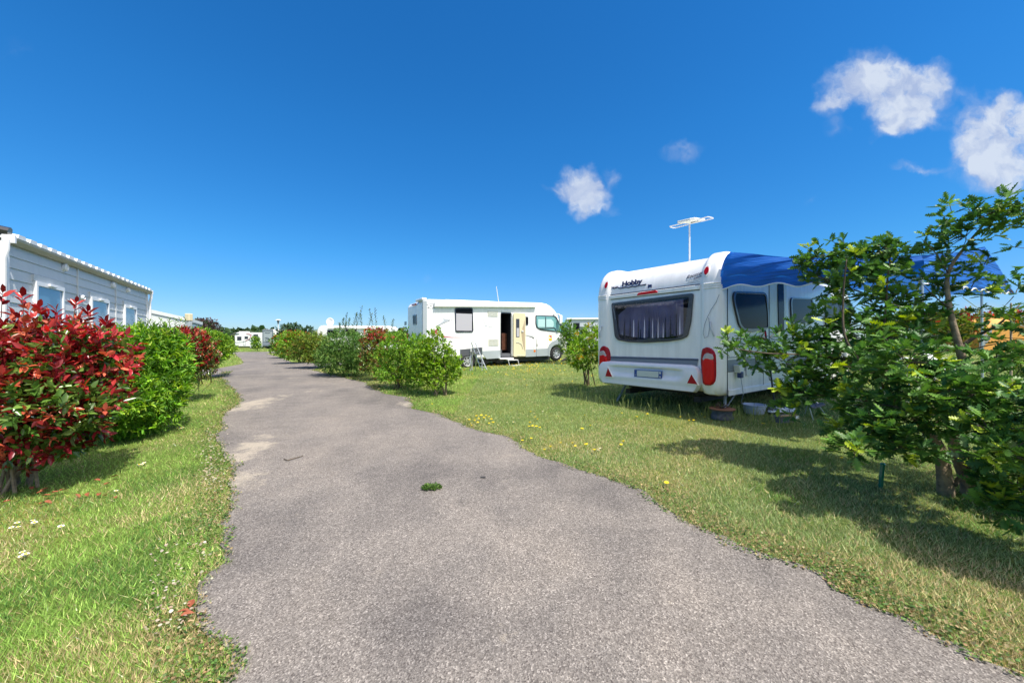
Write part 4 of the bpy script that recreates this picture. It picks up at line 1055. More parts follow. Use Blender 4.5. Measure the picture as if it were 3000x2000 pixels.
for st in ([(450, 197), (400, 200), (372, 215)], [(390, 240), (415, 222), (440, 215)], [(390, 240), (430, 248), (470, 240)]):
    q.tube([Vector((p.x, -.003, p.z)) for p in [ms(x+12, y) for x, y in st]], .009, 4)
q.build('side_print', 'seam', mh)
a1 = ms(1797, 552); text_mesh('lettering', 'RAPIDO', .15, 'greyprint', mh, Vector((a1.x, -.003, a1.z-.01)), (1, 0, .02), (0, 0, 1), xs=1.3)
mslab('sticker', [(1793, 557), (1827, 557), (1830, 620), (1795, 618)], 'yellow', .005); mslab('sticker_mark', [(1808, 560), (1826, 562), (1826, 580), (1800, 590)], 'redprint', .007); mslab('sticker_mark', [(1797, 572), (1812, 580), (1822, 584), (1800, 597)], 'whiteprint', .009)
a1 = ms(1605, 708); text_mesh('side_number', '33', .09, 'greyprint', mh, Vector((a1.x, -.003, a1.z)), (1, 0, 0), (0, 0, 1))
# rear face
q = MB(); 
def mr(x, y, off=0.): return MF.rear(1150+x/3.92, 840+y/3.92, -off)
P = rounded([mr(235, 322), mr(276, 318), mr(277, 437), mr(238, 438)], .06); P = [Vector((-.02, p.y, p.z)) for p in P]; inn = frame_ring(q, P, .05, (.02, 0, 0)); w_ = q.build('window', 'darkframe', mh)
g2 = MB(); g2.add([p+Vector((.006, 0, 0)) for p in inn], [tuple(range(len(inn)))]); g2.build('pane', 'glass', w_)
q = MB(); a1 = mr(255, 205); q.box((-.03, a1.y, a1.z), (.06, .5, .06)); q.build('rear_light_bar', 'darkred', mh)
for (x0_, y0_, x1_, y1_) in ((140, 400, 162, 440), (140, 458, 164, 492)):
    a1, b1 = mr(x0_, y0_), mr(x1_, y1_); q = MB(); q.b2((-.02, a1.y, b1.z), (0, b1.y, a1.z)); q.build('rear_lamp', 'darkframe', mh, bevel=.01)
for (yc, zc_) in ((.08, 1.15), (MW-.08, 1.15)):
    q = MB(); q.b2((-.025, yc-.07, zc_-.25), (.02, yc+.07, zc_+.2)); q.build('tail_light', 'red', mh, bevel=.02)
# bicycle-rack like hoops low on the rear
q = MB()
for k in range(2):
    pts = [(-.12, .7+.45*k+.3*math.cos(math.pi*t/8), .95+.28*math.sin(math.pi*t/8)) for t in range(9)]; q.tube(pts, .012, 6)
q.tube([(-.12, .4, .95), (-.12, 1.5, .95)], .014, 6); q.tube([(-.12, .9, .95), (0, .9, .95)], .014, 6); q.build('rack', 'alu', mh)
# corner pillar bright, roof gear
q = MB(); q.prism([(-.03, -.012, 1.0), (.16, -.012, 1.0), (.16, -.012, 2.62), (-.03, -.012, 2.62)], (0, .1, 0)); q.build('corner_moulding', 'skirt', mh, bevel=.03)
zt_ = ms(420, 140).z; q = MB()
q.tube([(1.0, .25, zt_+.03), (3.0, .25, zt_+.07), (3.6, .25, zt_+.0)], .018, 6); q.tube([(1.0, MW-.25, zt_+.03), (3.0, MW-.25, zt_+.07), (3.6, MW-.25, zt_+.0)], .018, 6)
for xx in (1.2, 2.1, 3.0): q.tube([(xx, .25, zt_-.06), (xx, .25, zt_+.05)], .014, 5)
q.build('roof_rail', 'alu', mh)
q = MB(); q.b2((1.4, .8, zt_-.08), (2.1, 1.5, zt_+.06)); q.build('roof_hatch', 'offwhite', mh, bevel=.03)
a1 = ms(1298, 168); q = MB(); q.tube([(a1.x, .6, a1.z-.1), (a1.x-.14, .6, a1.z+.72)], .014, 6); q.build('aerial', 'alu', mh)
q = MB(); q.box((.06, .5, zt_+.0), (.2, .9, .1)); q.build('roof_lip', 'mhwhite', mh, bevel=.03)
# chassis, wheels, step
q = MB(); q.b2((.5, .15, .12), (6.2, MW-.15, .42)); q.build('chassis', 'chassis', mh)
def mwheel(c, r, sd_): wheel(mh, (c[0], c[1], c[2]), r, .2, side=sd_)
mwheel((fw.x, .13, fw.z), .335, -1); mwheel((rw.x, .13, rw.z+.02), .335, -1); mwheel((fw.x, MW-.13, fw.z), .335, 1); mwheel((rw.x, MW-.13, rw.z+.02), .335, 1)
a1, b1 = ms(1292, 835), ms(1410, 905)
q = MB(); q.b2((a1.x, -.26, a1.z-.03), (b1.x, -.02, a1.z)); q.b2((a1.x+.1, -.5, b1.z+.02), (b1.x+.08, -.26, b1.z+.05))
for xx in (a1.x+.02, b1.x-.02): q.tube([(xx, -.25, a1.z-.02), (xx+.05, -.28, b1.z+.04)], .014, 6)
q.build('entrance_step', 'alu', mh, bevel=.006)
q = MB(); q.tube([(fw.x+.2, -.1, fw.z-.33), (fw.x+.55, -.08, fw.z-.22), (fw.x+.75, -.06, fw.z-.3)], [.04, .09, .05], 8); q.build('levelling_wedge', 'black', mh)
for xx in (2.6, 3.3):
    q = MB(); q.b2((xx, .1, .04), (xx+.35, .5, .3)); q.build('tank', 'chassis', mh, bevel=.03)
# stepladder in front of the motorhome
def stepladder():
    Y = 14.3
    def p(x, y, dy=0): return at(1150+x/3.92, 840+y/3.92, Y+dy)
    A = ground(1390, 1084); t = thing('stepladder', 'open aluminium stepladder standing before the white motorhome', 'ladder', A)
    c = lambda v_: v_-A
    fl = (p(905, 640), p(1005, 930, .1)); fr = (p(950, 640), p(1080, 950, -.1))
    q = MB(); q.tube([c(fl[0]), c(fl[1])], .02, 6); q.build('rail', 'metal', t); q = MB(); q.tube([c(fr[0]), c(fr[1])], .02, 6); q.build('rail', 'metal', t)
    q = MB(); q.tube([c(fl[0]), c(p(915, 632)), c(p(940, 632)), c(fr[0])], .016, 6); q.build('top_hoop', 'metal', t)
    for a, b in (((928, 745), (885, 960)), ((972, 745), (948, 970))):
        q = MB(); q.tube([c(p(a[0]+14, a[1]-2, .0)), c(p(a[0]-2, a[1]+10, .05)), c(p(*b, .25))], .017, 6); q.build('back_leg', 'metal', t)
    for k in (.42, .6, .78, .93):
        a = fl[0].lerp(fl[1], k); b = fr[0].lerp(fr[1], k); q = MB(); d = (b-a)/2; m_ = (a+b)/2-A; q.prism([a-A+Vector((0, -.06, 0)), b-A+Vector((0, -.06, 0)), b-A+Vector((0, .06, 0)), a-A+Vector((0, .06, 0))], (0, 0, -.03)); q.build('tread', 'metal', t)
stepladder()
def folded_chair(x0_, x1_, y0_, y1_, Y, label):
    p = lambda x, y, dy=0: at(1150+x/3.92, 840+y/3.92, Y+dy)
    A = p((x0_+x1_)/2, y1_); A.z = terr(A.x, A.y); t = thing('camp_chair', label, 'chair', A)
    q = MB(); q.prism([p(x0_, y0_+12)-A, p(x1_, y0_)-A, p(x1_, y1_)-A, p(x0_, y1_+4)-A], (0, .04, 0)); q.build('cloth_panel', 'greycloth', t, bevel=.01)
    for xx in (x0_+6, x1_-6):
        q = MB(); q.tube([p(xx, y0_+5, -.02)-A, p(xx, y1_, -.02)-A, Vector((p(xx, y1_).x-A.x+.02, -.15, .0))], .014, 6); q.build('leg', 'metal', t)
        q = MB(); q.tube([p(xx, y1_, .06)-A, Vector((p(xx, y1_).x-A.x-.02, .4, .0))], .012, 6); q.build('leg', 'metal', t)
folded_chair(772, 898, 708, 792, 14.9, 'grey cloth camp chair beside the motorhome rear wheel, left of the ladder')
folded_chair(905, 1032, 692, 782, 14.9, 'grey cloth camp chair directly behind the stepladder')

# ================================================================== MOBILE HOME (left)
hA = Vector((-7.09, 5.46, 0)); HF = Frame((hA.x, hA.y, terr(hA.x, hA.y)-.05), (-.51, .86)); hz = HF.o.z
HL = 6.9; EZ = 2.9-hz
ho = thing('mobile_home', 'pale grey clad mobile home with three windows behind the red bush', 'mobile home', HF.o, HF.rot)
def hs(x, y, off=0.): return HF.hit(0+x/3.92, 650+y/3.92, HF.y, -off)
# lap boards
q = MB(); bh = .165; z = .35
segs = [0, hs(876, 700).x, hs(1318, 850).x, HL]
while z < EZ-.02:
    zt = min(z+bh, EZ)
    q.add([(0, -.020, z), (HL, -.020, z), (HL, -.006, zt), (0, -.006, zt), (0, .06, z), (HL, .06, z), (HL, .06, zt), (0, .06, zt)], [(0, 1, 2, 3), (0, 4, 5, 1), (0, 3, 7, 4), (1, 5, 6, 2), (3, 2, 6, 7)]); z += bh
q.b2((0, .0, .1), (HL, .05, .35)); q.b2((0, .0, .1), (.04, 4, EZ)); q.b2((HL-.04, 0, .1), (HL, 4, EZ)); q.b2((0, 3.96, .1), (HL, 4, EZ)); q.build('wall', 'hwall', ho)
q = MB()
for xx in segs[1:3]: q.b2((xx-.018, -.03, .3), (xx+.018, .01, EZ-.02))
q.build('panel_joint', 'alu', ho)
for xx in (-.02, HL-.08): q = MB(); q.b2((xx, -.035, .1), (xx+.1, .06, EZ)); q.build('corner_trim', 'pvc', ho)
def hwin(ul, ur, vtl, key):
    a = HF.hit(ul, vtl, HF.y, 0); b = HF.hit(ur, vtl, HF.y, 0); x0, x1 = a.x, b.x; zt = a.z; zb = zt-1.35
    q = MB(); P = [Vector((x0, -.06, zb)), Vector((x1, -.06, zb)), Vector((x1, -.06, zt)), Vector((x0, -.06, zt))]
    inn = frame_ring(q, P, .07, (0, .07, 0)); f_ = q.build('window', 'pvc', ho)
    q = MB(); q.add([p+Vector((0, .022, 0)) for p in inn], [(0, 1, 2, 3)]); q.build('pane', 'skyglass', f_)
    q = MB(); q.b2(((x0+x1)/2-.12, -.09, zt-.045), ((x0+x1)/2+.12, -.061, zt-.005)); q.build('trickle_vent', 'pvc', f_, bevel=.006)
    q = MB(); q.b2((x0-.03, -.04, zt), (x1+.03, -.005, zt+.10)); q.build('head_trim', 'hwall', f_)
hwin(92, 176, 822, 1); hwin(258, 311, 868, 2); hwin(358, 393, 892, 3)
for (x, y, r_) in ((716, 520, .07), (1275, 722, .07), (916, 868, .05), (1448, 780, .06)):
    p = hs(x, y); q = MB(); q.lathe([(r_, .0), (r_, -.04), (r_*.7, -.055), (r_*.6, -.04), (.001, -.04)], (p.x, -.015, p.z), 20, 'y'); q.build('wall_vent', 'pvc', ho, smooth=True)
# roof, ridge parallel to the wall, with tile ends showing along the gutter
q = MB(); q.add([(0., -.06, EZ+.05), (HL+.06, -.06, EZ+.05), (HL+.06, 2.0, EZ+.36), (0., 2.0, EZ+.36), (0., 4.15, EZ+.05), (HL+.06, 4.15, EZ+.05)], [(0, 1, 2, 3), (3, 2, 5, 4)]); q.build('roof', 'roofw', ho, solid=.03)
q = MB(); nt_ = 22
for k in range(nt_):
    x0 = .05+HL*k/nt_; w = HL/nt_
    q.prism([(x0, -.125, EZ+.06), (x0+w*.12, -.125, EZ+.118), (x0+w*.62, -.125, EZ+.122), (x0+w*.74, -.125, EZ+.06)], (0, 2.1, .31))
q.build('roof_tiles', 'roofw', ho)
q = MB(); q.prism([(-.0, -.02, EZ-.02), (-.0, -.07, EZ-.015), (-.0, -.115, EZ+.03), (-.0, -.12, EZ+.07), (-.0, -.09, EZ+.065), (-.0, -.02, EZ+.04)], (HL+.08, 0, 0)); q.build('gutter', 'gutter', ho)
for xx in (-.02, HL+.08):
    q = MB(); q.b2((xx, -.125, EZ-.02), (xx+.04, .0, EZ+.09)); q.build('gutter_end', 'pvc', ho)
for xx in (-.11, HL+.1):
    q = MB(); q.tube([(xx, -.08, EZ), (xx, -.08, EZ-.12), (xx, -.05, EZ-.25), (xx, -.05, .3)], .035, 10); q.build('downpipe', 'pvc', ho, smooth=True)
q = MB(); q.tube([(.03, -.06, EZ+.14), (.03, 2.0, EZ+.5)], .06, 8); q.build('ridge_end', 'darkframe', ho)
# second mobile home, gable end towards the camera
gY = 20.; gl = at(312, 1000, gY); H2 = Frame((gl.x, gl.y, terr(gl.x, gl.y)-.05), (1, 0)); z2 = H2.o.z
h2 = thing('mobile_home', 'white mobile home with shallow gable behind the green bush', 'mobile home', H2.o, .0)
gw = at(547, 1000, gY).x-gl.x; ez = at(0, 941, gY).z-z2; rz = at(0, 917, gY).z-z2
q = MB(); q.prism([(0, 0, .1), (gw, 0, .1), (gw, 0, ez), (gw/2, 0, rz), (0, 0, ez)], (-2.3, 3.6, 0)); z = .3
while z < ez-.1: q.b2((.02, -.018, z), (gw-.02, .0, z+.155)); z += .18
q.build('wall', 'hwallw', h2)
for sg in (0, 1):
    q = MB(); xa, xb = (gw/2, gw+.25) if sg else (-.25, gw/2)
    za_, zb_ = (rz+.05, ez-.02) if sg else (ez-.02, rz+.05)
    q.prism([(xa, -.03, za_), (xb, -.03, zb_), (xb, -.03, zb_+.16), (xa, -.03, za_+.19)], (-2.4, 3.8, 0)); q.build('roof', 'hwallw', h2)
    q = MB(); q.prism([(xa, -.022, za_-.05), (xb, -.022, zb_-.05), (xb, -.022, zb_), (xa, -.022, za_)], (-2.35, 3.7, 0)); q.build('barge_board', 'greyband', h2)
q = MB(); q.b2((gw+.02, .3, 1.0), (gw+.03, 2.2, ez-.15)); 
cp = at(553, 1000, 19.2); cp.z = terr(cp.x, cp.y)
lp = thing('utility_post', 'grey post with cream box on top beside the far white mobile home', 'post', cp)
hp2 = at(553, 940, 19.2).z-cp.z
q = MB(); q.b2((-.1, -.1, -.1), (.1, .1, hp2)); q.build('post', 'skirt', lp, bevel=.02)
q = MB(); q.b2((-.115, -.12, hp2), (.115, .12, hp2+.36)); q.build('cap_box', 'cream', lp, bevel=.03)
# veranda screen at its right
vs0 = at(562, 1000, 21.); vs0.z = terr(vs0.x, vs0.y)
vr = thing('veranda_screen', 'grey glazed veranda screen right of the cream topped post', 'screen', vs0)
def vp(u, v, Y): return at(u, v, Y)-vs0
q = MB(); q.prism([vp(562, 941, 21), vp(586, 950, 23.5), vp(586, 972, 23.5), vp(562, 972, 21)], (0, .05, 0)); q.build('pane', 'skyglass', vr)
q = MB(); q.tube([vp(561, 937, 21), vp(587, 947, 23.5)], .06, 6); q.build('top_rail', 'pvc', vr)
for u, v, Y in ((561, 937, 21), (587, 947, 23.5), (574, 942, 22.2)): q = MB(); a = vp(u, v, Y); q.tube([a, Vector((a.x, a.y, 0))], .05, 6); q.build('post', 'alu', vr)

# ================================================================== DISTANT VEHICLES
def far_van(name, label, cat, A, axis, L, H, Wd, side_graphics=None, kind='side', body='mhwhite', wheels=True, wsides=()):
    fr = Frame(A, axis); t = thing(name, label, cat, A, fr.rot)
    r = .45; P = []
    P += [(.0, .45), (.0, H-.5)]
    for k in range(5): a = math.pi/2*k/4; P.append((.5-.5*math.cos(a), H-.5+.5*math.sin(a)))
    P += [(L-.2, H-.05), (L, H-.25), (L, .5), (L-.1, .38), (.15, .38)]
    q = MB(); q.prism([(x, 0, z) for x, z in P], (0, Wd, 0)); q.build('body', body, t, bevel=.05)
    q = MB(); q.b2((.4, .1, .2), (L-.4, Wd-.1, .45)); q.build('chassis', 'chassis', t)
    for (x0, z0, x1, z1) in wsides:
        q = MB(); q.b2((x0, -.02, z0), (x1, 0, z1)); w_ = q.build('window', 'darkframe', t, bevel=.02)
        q = MB(); q.b2((x0+.06, -.026, z0+.06), (x1-.06, -.0205, z1-.06)); q.build('pane', 'glass', w_)
    return t, fr
# touring caravan at the end of the road
A = ground(688, 1020.5); A.z = terr(A.x, A.y)
Lf = at(800, 1000, A.y).x-A.x
t, fr = far_van('motorhome', 'white motorhome with curved red stripe, leftmost at the end of the road', 'motorhome', A, (1, .02), Lf+1.2, 2.95, 2.3, wsides=())
s = A.y/F
def fv(x, y): return ((640+x/7.84)-(1500+A.x/A.y*F))*s, A.z*0+(CAMZ+(1000-(920+y/7.84))*s-A.z)
def fvbox(x0, y0, x1, y1, nm, m, off=.03):
    a, b = fv(x0, y0), fv(x1, y1); q = MB(); q.b2((a[0], -off, b[1]), (b[0], 0, a[1])); return q.build(nm, m, t, bevel=.02)
fvbox(430, 515, 527, 603, 'window', 'darkframe'); fvbox(598, 510, 677, 570, 'window', 'darkframe'); fvbox(798, 465, 905, 600, 'window', 'darkframe'); 
q = MB(); a, b = fv(570, 618), fv(622, 718)
frame_ring(q, [Vector((a[0], -.02, b[1])), Vector((b[0], -.02, b[1])), Vector((b[0], -.02, a[1])), Vector((a[0], -.02, a[1]))], .06, (0, .02, 0)); q.build('hatch', 'greyband', t)
def fst(pts, m, r_): 
    q = MB(); q.tube([(fv(x, y)[0], -.01, fv(x, y)[1]) for x, y in pts], r_, 5); q.build('stripe', m, t)
fst([(640, 455), (700, 458), (735, 480), (742, 510), (720, 550), (680, 590), (620, 610)], 'redprint', .05); fst([(660, 452), (735, 460), (770, 490), (765, 530), (720, 580), (640, 612), (560, 640), (380, 655)], 'greyband', .03); fst([(700, 597), (780, 605)], 'greyband', .06)
a = fv(745, 760); wheel(t, (a[0], .12, .38), .36, .22); a = fv(980, 755); wheel(t, (a[0], .12, .38), .36, .22)
a = fv(420, 435); q = MB(); q.b2((a[0], .5, 2.9), (a[0]+1.4, 1.5, 3.15)); q.build('roof_hatch', 'mhwhite', t, bevel=.08)
q = MB(); a = fv(270, 490); b = fv(480, 445); q.prism([(a[0], -.1, a[1]), (a[0]+.15, -.1, a[1]+.25), (b[0]-.6, -.1, b[1]+.05), (b[0], -.1, b[1]), (b[0]-.9, -.1, b[1]-.15)], (0, 2.4, 0)); q.build('nose_peak', 'darkframe', t)
# rear of next motorhome
B = ground(769, 1019.); B.y = A.y-3.5; B.x = (769-1500)/F*B.y; B.z = terr(B.x, B.y); s2 = B.y/F
rv = thing('motorhome', 'motorhome seen from its grey framed back, right one at the end of the road', 'motorhome', B)
def r2(x, y): return ((640+x/7.84)-769)*s2, CAMZ+(1000-(920+y/7.84))*s2-B.z
H_ = r2(0, 350)[1]; Wd = r2(1265, 0)[0]; 
q = MB(); q.prism([(0, 0, .7), (.15, 0, .5), (Wd-.15, 0, .5), (Wd, 0, .7), (Wd, 0, H_-.15), (Wd-.1, 0, H_), (.1, 0, H_), (0, 0, H_-.15)], (1.9, 6.5, 0)); q.build('body', 'mhwhite', rv, bevel=.04)
q = MB(); frame_ring(q, rounded([Vector((0, -.05, .75)), Vector((Wd, -.05, .75)), Vector((Wd, -.05, H_-.02)), Vector((0, -.05, H_-.02))], .2), .26, (0, .05, 0)); q.b2((.0, -.06, H_-.3), (Wd, -.0, H_-.05)); q.build('rear_frame', 'greyband', rv)
q = MB(); q.b2((.02, -.15, .42), (Wd-.02, .1, .95)); q.build('bumper', 'greyband', rv, bevel=.1)
q = MB(); q.b2((.05, -.02, 1.0), (Wd-.05, -.0, H_-.35)); q.build('back_panel', 'skirt', rv)
q = MB()
for st in ([(1070, 540), (1130, 535), (1180, 560), (1120, 570)], [(1075, 600), (1100, 570), (1170, 580), (1150, 620), (1085, 620)], [(1040, 640), (1160, 645)], [(1070, 425), (1125, 432), (1190, 428)]):
    q.tube([(r2(x, y)[0], -.04, r2(x, y)[1]) for x, y in st], .03, 4)
q.build('back_print', 'seam', rv)
q = MB(); q.b2((.3, .2, .15), (Wd-.3, 5, .5)); q.build('chassis', 'chassis', rv); wheel(rv, (Wd+.2, 1.4, .36), .36, .25, side=1); wheel(rv, (.2, 1.2, .36), .36, .25)
# motorhome with satellite dish behind the right hedge
Y = 36.; A = at(930, 1000, Y); A.z = terr(A.x, A.y); Lf = at(1145, 1000, Y).x-A.x; Hh = at(0, 953, Y).z-A.z
t3, fr = far_van('motorhome', 'long white motorhome behind the right hedge with satellite dish on top', 'motorhome', A, (1, .0), Lf, Hh, 2.3, wsides=((.9, 1.5, 1.9, 2.2), (2.6, 1.6, 3.6, 2.3), (4.6, 1.6, 5.4, 2.3)))
q = MB(); q.prism([(-.02, .1, 1.6), (.05, .1, Hh-.55), (.35, .1, Hh-.2), (.45, .1, Hh-.3), (.3, .1, 1.6)], (0, 2.1, 0)); q.build('windscreen', 'glass', t3)
q = MB(); q.b2((1.0, -.12, Hh-.32), (4.5, 0, Hh-.15)); q.build('awning_cassette', 'mhwhite', t3, bevel=.02)
dsh = at(955, 941, Y); q = MB(); c = dsh-A
rows = []
for i in range(7):
    r_ = .37*i/6; rows.append([(c.x+r_*math.cos(a), -.0+.25*(1-(r_/.37)**2)*.4-.02+.8, c.z+r_*math.sin(a)) for a in [2*math.pi*k/24 for k in range(24)]])
q.grid(rows, close=True); dd = q.build('satellite_dish', 'mhwhite', t3, smooth=True, angle=0, solid=.02)
q = MB(); q.tube([(c.x, .9, Hh-.1), (c.x, .85, c.z)], .04, 6); q.build('dish_mast', 'alu', dd)
# grey van at right behind the green bush
Y = 27.; A = at(1664, 1000, Y); A.z = terr(A.x, A.y); Hh = at(0, 935, Y).z-A.z; Lf = at(1800, 1000, Y).x-A.x
t4, fr = far_van('motorhome', 'pale grey motorhome behind the yellow green bush left of the caravan', 'motorhome', A, (1, -.1), Lf, Hh, 2.2, wsides=((.35, Hh-.75, .80, Hh-.25),), body='hwall')
q = MB(); q.b2((-.1, -.08, Hh-.04), (Lf, 2.2, Hh+.08)); q.build('roof', 'mhwhite', t4, bevel=.03); q = MB(); q.b2((.8, -.02, Hh-.6), (2.4, 0, Hh-.52)); q.build('stripe', 'seam', t4)
q = MB(); q.prism([(.68, -.03, 1.15), (.7, -.03, 1.6), (1.0, -.03, 1.55), (.92, -.03, 1.1)], (0, .03, 0)); q.build('cab_window', 'cabglass', t4); q = MB(); q.b2((.95, -.2, Hh-.9), (1.12, -.02, Hh-.66)); q.build('mirror', 'dark', t4, bevel=.02)
wheel(t4, (.9, .1, .36), .34, .2)
# street lamp
g_ = at(815, 1000, 50.); g_.z = terr(g_.x, g_.y); sl = thing('street_lamp', 'white mushroom lamp post above the far right hedge', 'lamp', g_)
ht = at(0, 938, 50.).z-g_.z; q = MB(); q.tube([(0, 0, 0), (0, 0, ht-.35)], .06, 8); q.build('post', 'alu', sl); q = MB(); q.lathe([(.1, ht-.4), (.14, ht-.02), (.14, ht)], (0, 0, 0), 12); q.build('lantern', 'greyband', sl, smooth=True)
q = MB(); q.lathe([(.001, ht+.12), (.25, ht+.09), (.36, ht+.02), (.34, ht-.02), (.1, ht)], (0, 0, 0), 20); q.build('lamp_shade', 'mhwhite', sl, smooth=True)
# orange tent on the right
g_ = ground(2885, 1028); tn = thing('tent', 'orange dome tent with grey door on the lawn behind the oak', 'tent', g_)
s = g_.y/F
tw = 165*s/2; th = 100*s
rows = []
for i in range(13):
    a = math.pi*i/12; rows.append([(tw*math.cos(a)*(1+.0*k)*1., -1.2+2.6*k/8, th*(math.sin(a)**.8)*(.55+.45*math.sin(math.pi*min(1, .18+k/8*.82)))) for k in range(9)])
q = MB(); q.grid(rows); q.prism([rows[i][0] for i in range(13)], (0, .02, 0)); q.build('flysheet', 'tentorange', tn, smooth=True, angle=30)
q = MB(); q.prism([(-tw*.98, -1.25, 0), (-tw*.88, -1.25, th*.42), (-tw*.55, -1.25, th*.62), (-tw*.62, -1.25, th*.35)], (0, .03, 0)); q.build('door_flap', 'tentgrey', tn)
q = MB(); q.tube([(p[0], -1.23, p[2]) for p in [r_[0] for r_ in rows]], .02, 6); q.build('pole', 'tentgrey', tn)
# table and chair under the canopy
A = at(2690, 1000, 8.2); A.z = terr(A.x, A.y); tb = thing('camping_table', 'white folding table under the blue canopy behind the oak', 'table', A)
q = MB(); q.b2((-.55, -.35, .70), (.55, .35, .73)); q.build('tabletop', 'whiteprint', tb, bevel=.01)
for sx in (-.48, .48):
    for sy in (-.28, .28): q = MB(); q.tube([(sx, sy, .7), (sx*1.04, sy*1.1, 0)], .014, 6); q.build('leg', 'metal', tb)
A = at(2765, 1000, 8.6); A.z = terr(A.x, A.y); ch_ = thing('garden_chair', 'white plastic garden chair right of the table under the canopy', 'chair', A, .4)
q = MB(); q.b2((-.24, -.24, .40), (.24, .24, .44)); q.build('seat', 'whiteprint', ch_, bevel=.02); q = MB(); q.prism([(-.24, .2, .44), (.24, .2, .44), (.22, .28, .9), (-.22, .28, .9)], (0, .03, 0)); q.build('backrest', 'whiteprint', ch_, bevel=.02)
for sx in (-.2, .2):
    for sy in (-.2, .2): q = MB(); q.tube([(sx, sy, .41), (sx*1.15, sy*1.15, 0)], .02, 6); q.build('leg', 'whiteprint', ch_)

# ================================================================== BUSHES
def bush_px(name, label, cat, bu, bv, lst, *a, **k):
    base = ground(bu, bv); ky = k.pop('ky', 1.); return bush(name, label, cat, base, blobpx(base, lst, ky), *a, **k)
# big red photinia, left foreground
bush_px('photinia_bush', 'large red leaved bush in the left foreground before the mobile home', 'bush', 60, 1430,
    [(100, 1040, 3.85, .60, .5, .38), (225, 1050, 4.05, .40, .45, .38), (290, 1100, 4.05, .22, .35, .30), (40, 1180, 3.6, .50, .45, .36), (180, 1180, 3.8, .44, .45, .36), (-120, 1080, 3.7, .5, .5, .5), (255, 1230, 3.85, .18, .25, .18), (60, 1290, 3.75, .42, .4, .22), (170, 1275, 3.8, .30, .35, .18)],
    1900, 6, .092, .40, [(.10, .19, .03), (.16, .26, .05), (.06, .12, .02)], [3, 2, 3], m='gloss', topcols=RED, topz=(.2, 1.0, .38, .9), stems=11, spread=.6)
def tips(parent, pts, cols, L, asp, m='gloss', kk=7):
    """upright shoots poking out of a bush"""
    base = parent.location; P = []; A = []; q = MB()
    for (u, v, Y, hgt) in pts:
        b = at(u, v, Y)-base; d = Vector((random.uniform(-.25, .25), random.uniform(-.2, .2), 1)).normalized()
        q.tube([b-d*.1, b+d*hgt], [.004, .002], 5)
        for j in range(kk):
            t = (j+1)/kk; a = j*2.4; P.append(b+d*hgt*t); A.append(Vector((math.cos(a), math.sin(a), .5+t*.9)))
    q.build('shoot', 'darkbark', parent)
    P = np.array([tuple(p) for p in P]); A = np.array([tuple(p) for p in A]); ll = L*rng.uniform(.7, 1.15, len(P))
    leaf_cloud('shoot_leaves', P, A, ll, ll*asp, pal(cols, [1]*len(cols), len(P), .15), m, parent, twist=.3)
ph_ = [o for o in C.objects if o.name == 'photinia_bush'][0]
tips(ph_, [(68, 905, 3.8, .12), (218, 915, 3.9, .10), (165, 935, 3.9, .09), (5, 900, 3.7, .14), (310, 965, 4.0, .08), (120, 925, 3.8, .08), (260, 935, 4., .08)], RED[:3], .11, .38, kk=6)
bush_px('laurel_bush', 'dense bright green bush right of the red foreground bush', 'bush', 430, 1245,
    [(410, 1040, 6.0, .52, .6, .45), (460, 1090, 6.0, .38, .5, .45), (330, 1060, 5.6, .42, .5, .45), (420, 1150, 5.8, .48, .5, .38), (370, 1180, 5.4, .42, .45, .33), (470, 1020, 6.2, .30, .45, .30), (400, 1225, 5.6, .50, .5, .22), (330, 1200, 5.2, .35, .4, .25)],
    4000, 7, .085, .26, [(.12, .28, .025), (.20, .38, .035), (.08, .19, .02), (.30, .46, .04)], [3, 3, 2, 1.6], stems=6)
lb_ = [o for o in C.objects if o.name == 'laurel_bush'][0]
tips(lb_, [(u, 960-5*math.sin(u), 6.0, random.uniform(.06, .16)) for u in range(400, 550, 14)], GREEN[:3], .06, .25, 'leaf', kk=8)
bush_px('photinia_bush', 'mid size bush with red top between two green ones on the left', 'bush', 600, 1122,
    [(565, 1015, 8.6, .32, .45, .33), (580, 1060, 8.6, .34, .45, .38), (550, 1040, 8.6, .35, .5, .45), (535, 990, 8.7, .28, .4, .18)],
    1100, 6, .10, .36, [(.12, .2, .04), (.08, .14, .03), (.2, .16, .05)], [3, 3, 2], m='gloss', topcols=RED, topz=(.3, 1.1, .15, .8), stems=5)
bush_px('laurel_bush', 'rounded green bush farthest along the left verge', 'bush', 640, 1068,
    [(625, 1010, 13.5, .45, .7, .42), (590, 1005, 13., .5, .7, .45), (625, 1033, 13.2, .45, .6, .33), (648, 1020, 14, .28, .5, .38)],
    1600, 6, .12, .3, GREEN, [3, 3, 2, 1], stems=4)
bush_px('plum_tree', 'purple leaved tree behind the far white mobile home', 'tree', 600, 1018,
    [(600, 955, 27, .8, .8, .5), (612, 965, 27, .6, .7, .6), (588, 950, 27, .5, .6, .4), (606, 985, 27, .6, .6, .5)],
    700, 5, .14, .5, [(.10, .05, .06), (.08, .08, .06), (.14, .08, .08), (.06, .09, .04)], [3, 3, 2, 2], stems=4)
